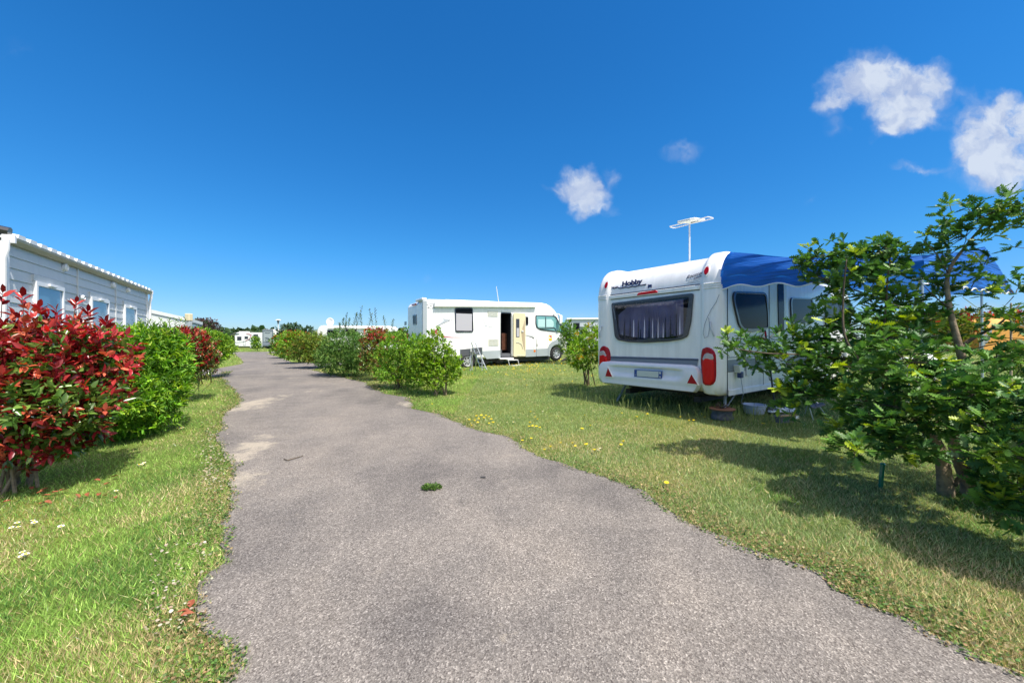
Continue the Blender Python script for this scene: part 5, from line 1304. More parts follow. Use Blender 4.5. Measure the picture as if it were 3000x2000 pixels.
# right row from the nearest
bush_px('viburnum_bush', 'yellow green bush nearest the road before the motorhome', 'bush', 1290, 1158,
    [(1235, 1075, 9.1, .44, .45, .38), (1275, 1035, 9.0, .38, .45, .42), (1270, 985, 9.0, .17, .3, .22), (1310, 1070, 9., .34, .45, .32), (1240, 1060, 9., .38, .45, .38), (1275, 1110, 8.8, .42, .4, .22), (1330, 1085, 9., .16, .3, .24)],
    1500, 7, .062, .42, [(.20, .33, .025), (.29, .43, .04), (.12, .23, .02), (.07, .14, .015)], [3, 2.4, 2, 1], stems=8)
bush_px('viburnum_bush', 'green bush with reddish lower twigs, second in the right row', 'bush', 1170, 1138,
    [(1225, 1020, 9.9, .36, .5, .34), (1170, 1010, 10.2, .46, .5, .38), (1200, 1050, 10., .4, .5, .45), (1140, 1060, 10.3, .38, .5, .45), (1150, 1095, 10., .5, .45, .22), (1210, 1105, 9.8, .3, .4, .25)],
    1500, 7, .065, .4, [(.16, .31, .03), (.23, .4, .04), (.10, .2, .02), (.28, .18, .05)], [3, 2, 2, .5], stems=8)
bush_px('photinia_bush', 'narrow red tipped bush in the middle of the right row', 'bush', 1108, 1101,
    [(1105, 985, 11.4, .34, .4, .24), (1090, 1020, 11.3, .38, .4, .36), (1100, 1060, 11.3, .4, .4, .36)],
    700, 6, .09, .36, [(.14, .22, .03), (.19, .28, .04), (.22, .14, .04)], [3, 3, 2], m='gloss', topcols=RED, topz=(.55, 1.4, .10, .6), stems=5, ky=1.06)
db = bush_px('willow_bush', 'tall dark green bush with upright wispy shoots in the right row', 'bush', 1014, 1091,
    [(1010, 1000, 12.3, .6, .7, .40), (1000, 1045, 12.2, .66, .7, .50), (1055, 1030, 12., .45, .6, .5), (960, 1045, 12.6, .4, .5, .45), (1040, 1075, 12., .5, .5, .25)],
    2100, 7, .085, .26, [(.10, .2, .04), (.15, .28, .06), (.06, .13, .025), (.22, .34, .08)], [3, 3, 2, 1], stems=6, ky=1.10)
tips(db, [(995, 965, 12.2, .18), (1005, 958, 12.2, .24), (1012, 965, 12.2, .2), (1045, 960, 12.3, .45), (1033, 965, 12.3, .5), (1046, 955, 12.3, .62), (1060, 960, 12.3, .42), (1078, 965, 12.3, .48), (1095, 962, 12.3, .6), (1103, 962, 12.3, .62), (1130, 965, 12.3, .4), (1148, 970, 12.3, .36), (1010, 965, 12.4, .5), (1020, 962, 12.3, .3)],
     [(.05, .10, .03), (.07, .14, .05), (.10, .14, .06)], .085, .3, 'leaf', kk=20)
bush_px('laurel_bush', 'olive green bush beside the right turning', 'bush', 932, 1060,
    [(915, 1005, 15.8, .6, .7, .42), (940, 1020, 15.6, .45, .6, .5), (895, 1030, 15.8, .6, .6, .42), (935, 1045, 15.5, .5, .6, .26)],
    1500, 6, .10, .3, OLIVE+[(.25, .12, .03)], [3, 2, 2, 1, .6], stems=5, ky=1.1)
bush_px('photinia_bush', 'green bush with small red crown behind the olive one', 'bush', 876, 1052,
    [(870, 990, 18.5, .5, .7, .32), (860, 1020, 18.2, .7, .8, .5), (885, 1005, 18.5, .5, .6, .5)],
    1200, 6, .12, .34, GREEN+[(.3, .1, .03)], [2, 3, 3, 1, .4], topcols=RED, topz=(.8, 1.3, .04, .8), stems=4, ky=1.15)
bush_px('photinia_bush', 'small bush flecked with red at the far end of the right row', 'bush', 836, 1041,
    [(825, 1005, 24, .6, .7, .55), (840, 1000, 24.5, .7, .7, .6), (830, 1025, 24, .7, .7, .4)],
    900, 6, .14, .36, GREEN[:3]+[(.35, .06, .03)], [2, 3, 2, 1.4], stems=3, ky=1.15)
bush_px('ash_sapling', 'blue green sapling above the far right hedge', 'tree', 835, 1030,
    [(835, 970, 34, .6, .7, .5), (860, 965, 34, .7, .7, .55), (848, 985, 34, 1.0, .8, .5), (885, 978, 34, .5, .6, .4), (900, 970, 34, .5, .5, .35)],
    700, 5, .2, .4, [(.05, .10, .04), (.07, .13, .06), (.04, .08, .03)], [2, 2, 2], stems=5)
bush_px('laurel_bush', 'small green shrub before the white motorhomes at the road end', 'bush', 751, 1022,
    [(751, 1008, 50, .5, .6, .6), (749, 994, 50, .4, .5, .4)], 260, 5, .2, .4, GREEN, [3, 2, 2, 1], stems=3)
bush_px('laurel_bush', 'low shrub behind the motorhome rear', 'bush', 1160, 1030,
    [(1165, 985, 24, .5, .6, .3), (1140, 990, 24, .9, .6, .4)], 500, 5, .12, .4, DGREEN, [1, 1, 1], stems=2)
yb_ = bush_px('pittosporum_bush', 'leggy shrub with yellow green leaves left of the caravan', 'bush', 1728, 1128,
    [(1715, 1000, 9.5, .33, .35, .28), (1690, 1035, 9.3, .30, .35, .20), (1735, 985, 9.8, .26, .3, .32), (1735, 1045, 9.5, .26, .3, .28), (1700, 1065, 9.3, .24, .3, .1)],
    420, 7, .085, .3, [(.15, .28, .02), (.24, .38, .03), (.08, .16, .015), (.5, .32, .03)], [3, 3, 2, .8], stems=9)
bush_px('laurel_bush', 'green conical shrub between the motorhome nose and the grey van', 'bush', 1670, 1040,
    [(1662, 965, 17.5, .32, .4, .38), (1668, 1000, 17.5, .5, .5, .5), (1690, 1010, 17.5, .5, .5, .4)], 800, 6, .09, .34, [(.12, .24, .03), (.18, .3, .03), (.07, .15, .02)], [2, 2, 2], stems=3)
for i, (u, v, Y, red) in enumerate([(2790, 985, 24, 1), (2870, 960, 27, 1), (2960, 950, 26, 1), (2700, 970, 26, 0), (2620, 975, 27, 0)]):
    A = at(u, 1000, Y); A.z = terr(A.x, A.y)
    bush('hedge_bush', ['red brown shrub left of the orange tent', 'dark green bush with pink top above the orange tent', 'green bush with red top right of the orange tent', 'green bush behind the canopy pole', 'green bush beyond the caravan front'][i], 'bush', A, [(0, 0, 1.3, 1.5, 1., 1.3), (.8, 0, 1.8, 1., .8, .9), (-.9, .2, 1.6, 1., .8, 1.)], 900, 6, .17, .4, OLIVE, [2, 2, 3, 1], topcols=RED if red else None, topz=(.6, 1.4, .05, .7) if red else None, stems=3)
bush_px('laurel_bush', 'clipped green bush half cut off by the right edge of the photo', 'bush', 2990, 1130, [(2995, 1080, 7.5, .25, .35, .3)], 260, 6, .06, .4, DGREEN, [1, 1, 1], stems=3)
# rocks at the hedge end
g_ = ground(812, 1036); q = MB()
for k, (dx, r_) in enumerate(((0, .3), (.55, .35), (1.1, .3))):
    rows = []
    for i in range(7):
        a = math.pi*i/6; rows.append([(dx+r_*1.2*math.sin(a)*math.cos(b)*(1+.15*math.sin(3*b+k)), r_*math.sin(a)*math.sin(b), r_*.8*math.cos(a)*.8+.1) for b in [2*math.pi*j/10 for j in range(10)]])
    q.grid(rows, close=True)
o = q.build('rock_pile', 'stone', smooth=True, angle=0); o.location = g_; tag(o, 'pale stones lying at the end of the right hedge', 'rocks')
# far wood line
def far_wood():
    n = 5200; u = rng.uniform(380, 1900, n)
    prof_ = np.interp(u, [380, 600, 640, 700, 730, 765, 790, 860, 1150, 1190, 1300, 1640, 1700, 1900], [975, 970, 968, 968, 964, 961, 968, 975, 968, 970, 978, 968, 972, 975])+3*np.sin(u*.21)+2*np.sin(u*.53)
    Y = rng.uniform(150, 190, n); v = prof_+rng.random(n)**1.3*(1004-prof_)
    P = np.stack([(u-1500)/F*Y, Y, CAMZ+(1000-v)/F*Y], -1); A = rng.normal(0, 1, (n, 3)); ll = rng.uniform(1.2, 2.6, n)
    o = leaf_cloud('far_wood', P, A, ll, ll*.8, pal([(.025, .055, .02), (.04, .08, .025), (.06, .10, .035)], [1, 1, 1], n, .2), 'leaf', None, twist=1.); tag(o, 'dark green line of woodland on the horizon', 'wood', kind='stuff')
far_wood()

# ================================================================== OAK
def oak():
    A = ground(2790, 1448); t = thing('oak_tree', 'young oak with lobed leaves and two low stems on the right', 'tree', A)
    rel = lambda u, v, Y: at(u, v, Y)-A
    # trunk and stems
    def limb(pts, rs, nm='branch', m='darkbark'):
        # smooth the polyline
        P = [Vector(p) for p in pts]; out = []; rr_ = []
        for i in range(len(P)-1):
            p_1 = P[max(i-1, 0)]; p0_, p1_ = P[i], P[i+1]; p2_ = P[min(i+2, len(P)-1)]
            for k in range(5):
                s = k/5; out.append(.5*((2*p0_)+(p1_-p_1)*s+(2*p_1-5*p0_+4*p1_-p2_)*s*s+(-p_1+3*p0_-3*p1_+p2_)*s**3)); rr_.append(rs[i]*(1-s)+rs[i+1]*s)
        out.append(P[-1]); rr_.append(rs[-1]); q = MB(); q.tube(out, rr_, 9); return q.build(nm, m, t, smooth=True, angle=0)
    Yb = A.y
    limb([rel(2772, 1475, Yb), rel(2768, 1400, Yb), rel(2750, 1310, Yb+.05), rel(2690, 1230, Yb+.15), rel(2620, 1160, Yb+.3)], [.062, .052, .044, .032, .016], 'trunk', 'bark')
    limb([rel(2832, 1480, Yb), rel(2835, 1420, Yb), rel(2806, 1340, Yb+.05), rel(2795, 1290, Yb+.1), rel(2812, 1200, Yb+.15), rel(2822, 1080, Yb+.2), rel(2808, 1010, Yb+.2), rel(2782, 900, Yb+.22), rel(2778, 800, Yb+.25), rel(2830, 720, Yb+.25), rel(2890, 650, Yb+.2)], [.052, .046, .042, .038, .036, .034, .028, .02, .015, .011, .006], 'trunk', 'bark')
    br = [([(2810, 1018), (2860, 985), (2925, 950), (2990, 890)], Yb+.2, .018), ([(2815, 1040), (2880, 1015), (2960, 1000)], Yb+.2, .009), ([(2820, 1075), (2900, 1050), (2990, 1020)], Yb+.25, .011),
          ([(2795, 1420), (2840, 1370), (2900, 1350), (2960, 1345)], Yb-.05, .02), ([(2690, 1230), (2640, 1190), (2560, 1100), (2480, 1000), (2470, 880), (2480, 760)], Yb+.3, .02), ([(2600, 1120), (2500, 1060), (2380, 1040), (2250, 1035), (2150, 1020)], Yb+.55, .015),
          ([(2560, 1100), (2590, 950), (2600, 820), (2610, 740)], Yb+.4, .014), ([(2640, 1190), (2560, 1260), (2480, 1290)], Yb+.1, .012), ([(2812, 1200), (2740, 1240), (2680, 1300)], Yb, .012), ([(2780, 900), (2740, 870), (2700, 830)], Yb+.2, .007), ([(2820, 1080), (2880, 1160), (2950, 1250)], Yb-.1, .014), ([(2778, 800), (2740, 740), (2700, 700)], Yb+.2, .006), ([(2832, 1300), (2840, 1360), (2855, 1440), (2850, 1200)][:2], Yb, .012)]
    for pts, Y, r_ in br:
        k = len(pts); limb([rel(u, v, Y+.04*math.sin(i*2)) for i, (u, v) in enumerate(pts)], [r_*(1-.75*i/(k-1)) for i in range(k)])
    # leaf clusters: (u, v, radius px, Y, count of twigs)
    cl_ = [(2480, 735, 45, 4.0, 26), (2400, 750, 40, 4.0, 20), (2350, 765, 22, 4.1, 9), (2500, 790, 70, 3.9, 50), (2570, 730, 30, 3.9, 14), (2610, 730, 35, 3.8, 22), (2620, 780, 50, 3.8, 30), (2440, 830, 60, 4.0, 34), (2540, 860, 80, 3.9, 55), (2620, 890, 60, 3.9, 30),
           (2480, 960, 90, 3.9, 60), (2570, 980, 90, 3.8, 60), (2660, 960, 70, 3.8, 38), (2400, 1010, 70, 4.0, 42), (2320, 1000, 60, 4.1, 34), (2250, 990, 40, 4.2, 16), (2160, 1020, 45, 4.2, 24), (2210, 1035, 35, 4.2, 16), (2135, 1000, 25, 4.2, 8), (2300, 1060, 50, 4.0, 26), (2390, 1080, 70, 3.9, 42), (2480, 1070, 80, 3.8, 55),
           (2330, 1140, 45, 3.9, 24), (2370, 1160, 50, 3.8, 26), (2310, 1195, 25, 3.9, 10), (2440, 1130, 50, 3.8, 30), (2570, 1090, 90, 3.7, 60), (2660, 1060, 80, 3.7, 50), (2720, 1100, 80, 3.6, 50), (2560, 1180, 70, 3.6, 42), (2640, 1170, 80, 3.6, 50), (2520, 1260, 60, 3.4, 36), (2500, 1320, 40, 3.3, 20), (2580, 1250, 50, 3.4, 26), (2670, 1230, 50, 3.4, 28), (2640, 1310, 45, 3.3, 26), (2690, 1320, 35, 3.3, 18), (2755, 1215, 45, 3.4, 22), (2740, 1150, 60, 3.5, 32),
           (2740, 1010, 45, 3.7, 18), (2720, 930, 50, 3.8, 22), (2760, 880, 45, 3.7, 20), (2740, 830, 40, 3.7, 14), (2790, 800, 40, 3.6, 18), (2840, 850, 40, 3.6, 12), (2780, 745, 45, 3.6, 20), (2830, 690, 55, 3.5, 30), (2790, 630, 35, 3.5, 12), (2860, 640, 45, 3.5, 22), (2920, 620, 50, 3.4, 28), (2980, 610, 50, 3.3, 28), (2950, 660, 35, 3.4, 12), (2720, 690, 22, 3.6, 6), (2880, 780, 25, 3.5, 8),
           (2975, 860, 45, 3.4, 18), (2985, 940, 50, 3.4, 24), (2960, 1000, 40, 3.3, 14), (2990, 1060, 40, 3.3, 14), (2880, 1090, 50, 3.5, 22), (2860, 1150, 60, 3.4, 30), (2930, 1190, 70, 3.2, 38), (2990, 1250, 70, 3.1, 36), (2900, 1260, 60, 3.2, 34), (2850, 1215, 40, 3.3, 16), (2960, 1330, 70, 3.0, 36), (2915, 1390, 35, 3.1, 14), (2980, 1420, 60, 2.95, 30), (2925, 1470, 35, 2.95, 14), (2980, 1500, 45, 2.9, 18), (2920, 1050, 30, 3.4, 8), (2870, 920, 20, 3.6, 4),
           (3100, 1000, 110, 3.2, 60), (3150, 1250, 150, 2.9, 100), (3250, 1450, 170, 2.6, 90), (3150, 750, 110, 3.2, 50), (3350, 1150, 170, 2.8, 90), (3400, 1500, 150, 2.4, 60), (3650, 1300, 220, 2.5, 90), (3130, 1230, 70, 2.35, 50), (3370, 1170, 150, 2.0, 80), (3260, 1080, 130, 2.1, 70), (3480, 1000, 150, 2.0, 70), (3230, 1360, 100, 2.1, 50), (3550, 1260, 170, 1.95, 80)]
    P = []; Ax = []; tone = []; tw = MB()
    for (u, v, r_, Y, cnt) in cl_:
        if 2440 < u < 2990 and v > 1030: Y -= random.choice((.1, .45, .7))
        if u > 2680 and v < 1120: cnt = cnt*.55
        elif 2640 < u < 2760 and v < 960: cnt = cnt*.5
        else: cnt = cnt*.9
        c = rel(u, v, Y); rad = r_/F*Y; inner_c = random.random()
        for k in range(int(cnt*.92)):
            d = Vector((random.gauss(0, 1), random.gauss(0, 1), random.gauss(0, .8))).normalized(); rr_ = rad*(random.random()**.45)
            p = c+Vector((d.x*rr_, d.y*rr_*1.3, d.z*rr_)); ax = (d+Vector((0, 0, .35))+Vector((random.gauss(0, .3), random.gauss(0, .3), random.gauss(0, .2)))).normalized()
            if k % 2 == 0: tw.tube([c.lerp(p, .2), c.lerp(p, .65)+Vector((0, 0, .01)), p+ax*.03], [.004, .003, .0018], 4, cap=False)
            ton = random.random(); kk = random.randint(5, 8)
            for j in range(kk):
                a = Vector((random.gauss(0, 1), random.gauss(0, 1), random.gauss(0, .45))).normalized()
                P.append(p+ax*.05*j/kk); Ax.append(a*.9+ax*.55); tone.append(ton)
    tw.build('twig', 'darkbark', t)
    P = np.array([tuple(p) for p in P]); Ax = np.array([tuple(p) for p in Ax]); tone = np.array(tone); n = len(P)
    col = np.array([.04, .115, .03])*(1-tone[:, None])+np.array([.145, .285, .045])*tone[:, None]
    yg = (tone > .93)[:, None]; col = np.where(yg, np.array([.36, .46, .04]), col)
    col = col*(1+rng.normal(0, .18, (n, 1))); ll = rng.uniform(.060, .108, n)
    leaf_cloud('crown', P, Ax, ll, ll*.66, np.clip(col, .004, 1), 'oakleaf', t, OV, OF, twist=.55)
oak()
# second thin stake behind oak
for (u, vt, vb, Y, lab) in ((2876, 905, 1085, 9., 'thin brown wooden stake standing behind the oak'), (2962, 890, 1175, 6.6, 'thin wooden stake near the right edge')):
    a = at(u, vt, Y); g_ = Vector((a.x, a.y, terr(a.x, a.y))); t = thing('wooden_stake', lab, 'stake', g_); q = MB(); q.tube([(0, 0, -.05), a-g_], [.018, .014], 7); q.tube([(a-g_)*.97, (a-g_)*1.01], [.016, .008], 7); q.build('stake_shaft', 'tan', t)

# ================================================================== FLOWERS AND LITTER
def flower(p, label, group, m, r, h, name='dandelion', first=[None, None]):
    k = 0 if m == 'petal' else 1
    if first[k] is None:
        t = thing(name, label, 'flower', p, 0, group); q = MB(); q.tube([(0, 0, 0), (.004, .002, h*.6), (.0, 0, h)], [.0022, .0018, .0018], 5); q.build('stem', 'stalk', t)
        q = MB(); n_ = 12; vs_ = []; fs_ = []
        for j in range(n_):
            a = 2*math.pi*j/n_; b = a+2*math.pi/n_*.8; b0 = len(vs_)
            vs_ += [(0, 0, h), (r*math.cos(a), r*math.sin(a), h+r*.22), (r*1.08*math.cos((a+b)/2), r*1.08*math.sin((a+b)/2), h+r*.2), (r*math.cos(b), r*math.sin(b), h+r*.22)]; fs_.append((b0, b0+1, b0+2, b0+3))
        q.add(vs_, fs_); q.lathe([(r*.5, h), (r*.42, h+r*.3), (.001, h+r*.38)], (0, 0, 0), 10, mi=1 if m != 'petal' else 0); q.lathe([(r*.2, h-.012), (r*.35, h)], (0, 0, 0), 8, mi=0); q.build('flower_head', [m, 'petal'], t)
        first[k] = t; return t
    t = copy_tree(first[k]); t.location = p; t.rotation_euler = (random.uniform(-.2, .2), random.uniform(-.2, .2), random.uniform(0, 6)); s_ = random.uniform(.75, 1.15); t.scale = (s_, s_, s_); return t
sc5 = 2.476
yel = [(556, 582), (568, 606), (576, 622), (592, 590), (598, 570), (612, 555), (626, 570), (645, 548), (660, 570), (678, 545), (698, 558), (718, 574), (700, 602), (730, 605), (618, 597), (1004, 522), (1036, 560), (1049, 581), (998, 607), (1018, 623), (1044, 634), (1071, 634), (990, 632), (1001, 717), (942, 732), (1106, 802), (1152, 785), (1218, 750), (1306, 755), (1326, 773), (1412, 768), (1370, 652), (1438, 620), (1393, 543), (1463, 812), (1658, 762), (1678, 748), (1660, 528), (1773, 562), (1850, 535), (2088, 562), (2150, 590), (2184, 582), (2240, 536), (2268, 558), (1986, 1048), (974, 325), (288, 460), (895, 232), (668, 312), (702, 250)]
for x, y in yel:
    flower(ground(1150+x/sc5, 1000+y/sc5+3), 'small yellow dandelion flower in the lawn right of the road', 'yellow dandelions in the right lawn', 'petal', .021, .05)
for u, v in ((2233, 1247), (2237, 1249), (2468, 1352), (2280, 1203)):
    flower(ground(u, v), '', '', 'petal', .021, .05)
for x, y in ((1028, 528), (1128, 486), (1090, 510), (832, 594), (877, 594), (916, 562), (763, 610), (1300, 678), (928, 702), (1508, 783), (1498, 800), (1485, 790)):
    flower(ground(1150+x/sc5, 1000+y/sc5+3), 'small white daisy in the lawn', 'white daisies in the lawn', 'whitepetal', .016, .035, 'daisy')
for x, y in ((85, 768), (62, 788), (90, 788), (160, 755), (170, 770), (307, 790), (118, 920), (108, 935), (122, 938), (905, 272), (922, 275), (938, 268), (735, 455), (725, 462), (710, 468), (590, 600)):
    flower(ground(x/1.743, 1100+y/1.743+3), '', '', 'whitepetal', .016, .035)
def specks(name, n, fn, cols, L, label, cat):
    P = []; 
    for _ in range(n):
        u, v = fn(); p = ground(u, v); P.append((p.x, p.y, p.z+random.uniform(.03, .06)))
    P = np.array(P); A = rng.normal(0, 1, (n, 3)); A[:, 2] = .2; ll = L*rng.uniform(.6, 1.3, n)*np.maximum(1, P[:, 1]/7)**.6
    o = leaf_cloud(name, P, A, ll, ll*.9, pal(cols, [1]*len(cols), n, .12), 'leaf', None, twist=.4); tag(o, label, cat, kind='stuff')
specks('buttercups', 330, lambda: (random.gauss(1540, 110), 1052+abs(random.gauss(0, 24))), [(.8, .6, .02), (.75, .5, .03)], .035, 'haze of tiny yellow flowers on the lawn before the motorhome', 'flowers')
specks('clover_heads', 240, lambda: (random.gauss(628, 22), random.choice([random.uniform(1270, 1420), random.uniform(1200, 1450)])), [(.5, .45, .36), (.4, .33, .24)], .02, 'tiny dry clover heads along the left edge of the road', 'clover')
specks('clover_heads', 110, lambda: (random.uniform(430, 620), random.uniform(1600, 1880)), [(.5, .45, .36), (.4, .33, .24)], .016, 'pale clover heads in the near left lawn', 'clover')
# fallen leaves
fl = None
for (x, y) in ((200, 610), (185, 620), (225, 660), (200, 675), (60, 655), (300, 610), (340, 598), (390, 622), (440, 618), (500, 632), (525, 630), (585, 637), (480, 547), (530, 575), (565, 535), (900, 1240), (915, 1260), (970, 1215), (160, 600), (260, 628)):
    p = ground(x/1.743, 1100+y/1.743)+Vector((0, 0, .035))
    if fl is None:
        q = MB(); q.add([tuple(v_*np.array([.065, .032, .09])) for v_ in T6V], [tuple(f_) for f_ in T6F]); fl = q.build('fallen_leaf', 'deadleaf'); tag(fl, 'fallen rust red leaf on the grass at the left', 'leaf', 'fallen red leaves on the left lawn'); o = fl
    else: o = fl.copy(); C.objects.link(o)
    o.location = p; o.rotation_euler = (random.uniform(-.3, .3), random.uniform(-.4, .4), random.uniform(0, 6))
# twig on the asphalt
a, b = ground(832, 1349), ground(887, 1340); q = MB(); q.tube([(0, 0, .02), (b-a)*.5+Vector((0, -.12, .025)), (b-a)+Vector((0, 0, .02))], [.005, .006, .004], 5); o = q.build('fallen_twig', 'darkbark'); o.location = a; tag(o, 'thin dark twig lying on the asphalt', 'twig')
# weed tuft on the road
g_ = ground(1265, 1434); w_ = thing('weed_tuft', 'low green weed growing out of the middle of the road', 'weed', g_)
n = 420; th = rng.uniform(0, 6.28, n); rr2 = rng.random(n)**.6; P = np.stack([np.cos(th)*rr2*.085, np.sin(th)*rr2*.06, .016+.02*rng.random(n)], -1); A = np.stack([np.cos(th), np.sin(th), rng.uniform(.0, .8, n)], -1)+rng.normal(0, .4, (n, 3)); ll = rng.uniform(.014, .03, n)
leaf_cloud('foliage', P, A, ll, ll*.5, pal([(.08, .16, .03), (.12, .2, .04), (.05, .1, .02)], [1, 1, 1], n, .2), 'leaf', w_)
g_ = ground(1415, 1403); q = MB(); q.box((0, 0, .02), (.05, .025, .012)); o = q.build('pebble', 'chassis', bevel=.006); o.location = g_; tag(o, 'small dark pebble on the asphalt right of the weed', 'pebble')

# ================================================================== CAMERA, SUN, SKY
cam = bpy.data.cameras.new('camera'); co_ = bpy.data.objects.new('camera', cam); C.objects.link(co_)
cam.sensor_width = 36; cam.lens = 36*F/3000; cam.clip_end = 4000; cam.clip_start = .05
co_.location = (0, 0, CAMZ); co_.rotation_euler = (R(90), 0, 0); S.camera = co_
EL = 61.5; az = math.atan2(.73, -.68)
sun = bpy.data.lights.new('sun', 'SUN'); sun.energy = 5.0; sun.angle = R(.53); sun.color = (1., .95, .87)
so = bpy.data.objects.new('sun', sun); C.objects.link(so)
dv = Vector((math.sin(az)*math.cos(R(EL)), math.cos(az)*math.cos(R(EL)), math.sin(R(EL))))
so.rotation_euler = dv.to_track_quat('Z', 'Y').to_euler(); so.location = dv*50
w = bpy.data.worlds.new('World'); S.world = w; w.use_nodes = True; nt = w.node_tree; L = nt.links
bg = nt.nodes['Background']; bg.inputs['Strength'].default_value = .12
sky = nt.nodes.new('ShaderNodeTexSky'); sky.sky_type = 'NISHITA'; sky.sun_disc = False; sky.sun_elevation = R(EL); sky.sun_rotation = az
sky.air_density = 1.0; sky.dust_density = .25; sky.ozone_density = 3.0
gm = nt.nodes.new('ShaderNodeGamma'); gm.inputs['Gamma'].default_value = 1.0; L.new(sky.outputs[0], gm.inputs['Color'])
hs_ = nt.nodes.new('ShaderNodeHueSaturation'); hs_.inputs['Saturation'].default_value = 1.3; L.new(gm.outputs[0], hs_.inputs['Color'])
tn_ = nt.nodes.new('ShaderNodeMix'); tn_.data_type = 'RGBA'; tn_.blend_type = 'MULTIPLY'; tn_.inputs[0].default_value = 1; L.new(hs_.outputs[0], tn_.inputs[6])
sp0 = nt.nodes.new('ShaderNodeTexCoord'); sp1 = nt.nodes.new('ShaderNodeSeparateXYZ'); L.new(sp0.outputs['Generated'], sp1.inputs[0])
rp = nt.nodes.new('ShaderNodeValToRGB'); L.new(sp1.outputs[2], rp.inputs['Fac']); e_ = rp.color_ramp.elements
e_[0].position = 0.; e_[0].color = (.50, .64, .92, 1); e_[1].position = .45; e_[1].color = (.38, .90, 1.10, 1)
for po, cc in ((.08, (.44, .66, .96, 1)), (.2, (.37, .79, 1.0, 1))): q_ = e_.new(po); q_.color = cc
L.new(rp.outputs[0], tn_.inputs[7])
tc = nt.nodes.new('ShaderNodeTexCoord'); sep = nt.nodes.new('ShaderNodeSeparateXYZ'); L.new(tc.outputs['Generated'], sep.inputs[0])
def M_(op, a, b=None, c=None, clamp=False):
    n = nt.nodes.new('ShaderNodeMath'); n.operation = op; n.use_clamp = clamp
    for i, x in enumerate((a, b, c)):
        if x is None: continue
        if isinstance(x, (int, float)): n.inputs[i].default_value = x
        else: L.new(x, n.inputs[i])
    return n.outputs[0]
yc = M_('MAXIMUM', sep.outputs[1], .05); cxn = M_('DIVIDE', sep.outputs[0], yc); czn = M_('DIVIDE', sep.outputs[2], yc)
cmb = nt.nodes.new('ShaderNodeCombineXYZ'); L.new(cxn, cmb.inputs[0]); L.new(czn, cmb.inputs[1])
def vm(op, a, b=None):
    n = nt.nodes.new('ShaderNodeVectorMath'); n.operation = op; L.new(a, n.inputs[0])
    if b is not None:
        if isinstance(b, tuple): n.inputs[1].default_value = b
        else: L.new(b, n.inputs[1])
    return n.outputs['Value'] if op == 'LENGTH' else n.outputs[0]
wn = nt.nodes.new('ShaderNodeTexNoise'); wn.inputs['Scale'].default_value = 14; wn.inputs['Detail'].default_value = 4; L.new(cmb.outputs[0], wn.inputs['Vector'])
wv = vm('SUBTRACT', wn.outputs['Color'], (.5, .5, .5)); wsx = nt.nodes.new('ShaderNodeVectorMath'); wsx.operation = 'SCALE'; L.new(wv, wsx.inputs[0]); wsx.inputs['Scale'].default_value = .10
pw = vm('ADD', cmb.outputs[0], wsx.outputs[0])
clouds = [(2565, 200, 70, 60, 1), (2490, 250, 75, 60, 1), (2440, 300, 45, 35, .8), (2600, 260, 90, 60, 1), (2680, 250, 80, 45, .9), (2740, 215, 50, 40, .75), (2640, 330, 80, 50, .85), (2700, 330, 70, 50, .85), (2610, 380, 50, 30, .6), (2800, 270, 70, 30, .32), (2440, 370, 30, 30, .35),
          (2920, 350, 95, 60, 1), (2990, 350, 80, 60, 1), (2860, 400, 70, 60, .95), (2940, 440, 110, 75, .95), (2880, 500, 100, 55, .8), (2970, 510, 80, 55, .75),
          (1668, 520, 38, 32, .85), (1720, 515, 30, 35, .8), (1690, 560, 50, 30, .85), (1735, 580, 50, 38, .9), (1720, 610, 45, 25, .8), (1795, 525, 28, 22, .55), (1770, 615, 40, 18, .5), (1630, 565, 25, 15, .45),
          (2000, 445, 60, 25, .36), (2660, 495, 45, 16, .6), (2715, 500, 45, 15, .6), (30, 140, 55, 45, .22), (2370, 595, 25, 25, .25), (1250, 800, 25, 14, .2), (310, 755, 40, 20, .12), (1700, 940, 60, 12, .35), (1660, 928, 40, 8, .3), (2900, 905, 120, 40, .5)]
acc = None
for (u, v, rx, ry, st) in clouds:
    c = ((u-1500)/F, (1000-v)/F, 0); d = vm('SUBTRACT', pw, c); d = vm('MULTIPLY', d, (F/(rx*1.5), F/(ry*1.5), 0)); l = vm('LENGTH', d)
    k = M_('SUBTRACT', 1., l, clamp=True); k = M_('MULTIPLY', k, st*1.15)
    acc = k if acc is None else M_('MAXIMUM', acc, k) if False else M_('ADD', acc, k)
n1 = nt.nodes.new('ShaderNodeTexNoise'); n1.inputs['Scale'].default_value = 12; n1.inputs['Detail'].default_value = 8; n1.inputs['Roughness'].default_value = .58; L.new(pw, n1.inputs['Vector'])
nz = M_('MULTIPLY_ADD', n1.outputs['Fac'], 1.7, -.32)
den = M_('MULTIPLY', acc, nz, clamp=False)
mp = nt.nodes.new('ShaderNodeMapRange'); mp.interpolation_type = 'SMOOTHSTEP'; mp.inputs['From Min'].default_value = .03; mp.inputs['From Max'].default_value = .68; mp.inputs['To Max'].default_value = .93; L.new(den, mp.inputs['Value'])
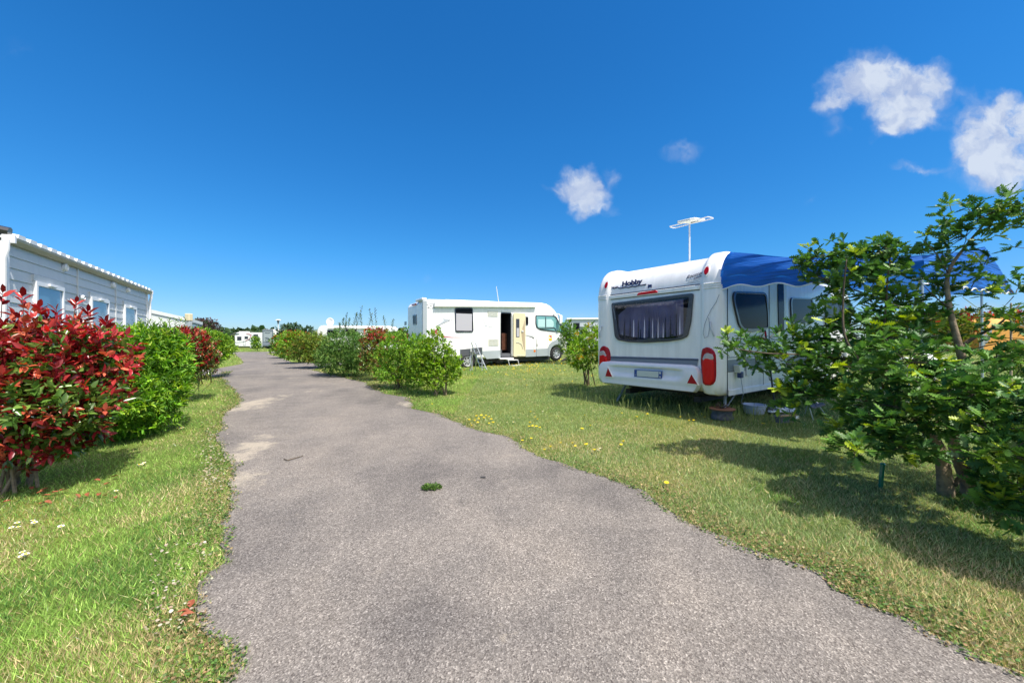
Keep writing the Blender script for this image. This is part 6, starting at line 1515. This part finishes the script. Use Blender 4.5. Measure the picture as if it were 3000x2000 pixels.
front = M_('GREATER_THAN', sep.outputs[1], .06); fac = M_('MULTIPLY', mp.outputs[0], front)
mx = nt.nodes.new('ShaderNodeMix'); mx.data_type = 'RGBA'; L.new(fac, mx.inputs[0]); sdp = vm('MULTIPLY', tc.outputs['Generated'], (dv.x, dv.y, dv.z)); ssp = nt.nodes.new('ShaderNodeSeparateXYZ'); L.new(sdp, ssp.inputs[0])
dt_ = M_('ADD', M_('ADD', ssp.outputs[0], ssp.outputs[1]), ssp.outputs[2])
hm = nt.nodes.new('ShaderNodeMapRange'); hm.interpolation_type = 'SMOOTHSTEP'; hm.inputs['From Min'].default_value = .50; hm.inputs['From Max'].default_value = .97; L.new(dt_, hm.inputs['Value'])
hz_ = nt.nodes.new('ShaderNodeMix'); hz_.data_type = 'RGBA'; hz_.inputs[7].default_value = (11.5, 10.6, 9.6, 1); L.new(hm.outputs[0], hz_.inputs[0]); L.new(tn_.outputs[2], hz_.inputs[6])  # whitish haze added to the sky round the sun, brightens shaded faces
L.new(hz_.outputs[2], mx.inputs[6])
cr = nt.nodes.new('ShaderNodeValToRGB'); cr.color_ramp.elements[0].color = (2.7, 3.3, 4.7, 1); cr.color_ramp.elements[1].color = (4.3, 4.75, 5.5, 1); cr.color_ramp.elements[0].position = .15; cr.color_ramp.elements[1].position = .8; n3 = nt.nodes.new('ShaderNodeTexNoise'); n3.inputs['Scale'].default_value = 16; n3.inputs['Detail'].default_value = 6; n3.inputs['Roughness'].default_value = .5
of_ = vm('ADD', pw, (3.1, 1.7, 0)); L.new(of_, n3.inputs['Vector'])
cf_ = M_('ADD', M_('MULTIPLY', den, .45), M_('MULTIPLY_ADD', n3.outputs['Fac'], 2.6, -1.05)); L.new(cf_, cr.inputs['Fac']); L.new(cr.outputs[0], mx.inputs[7])
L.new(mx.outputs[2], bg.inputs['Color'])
S.view_settings.view_transform = 'Standard'; S.view_settings.look = 'None'; S.view_settings.exposure = .45; S.view_settings.gamma = 1
S.cycles.max_bounces = 8; S.cycles.transparent_max_bounces = 12; S.cycles.use_denoising = True
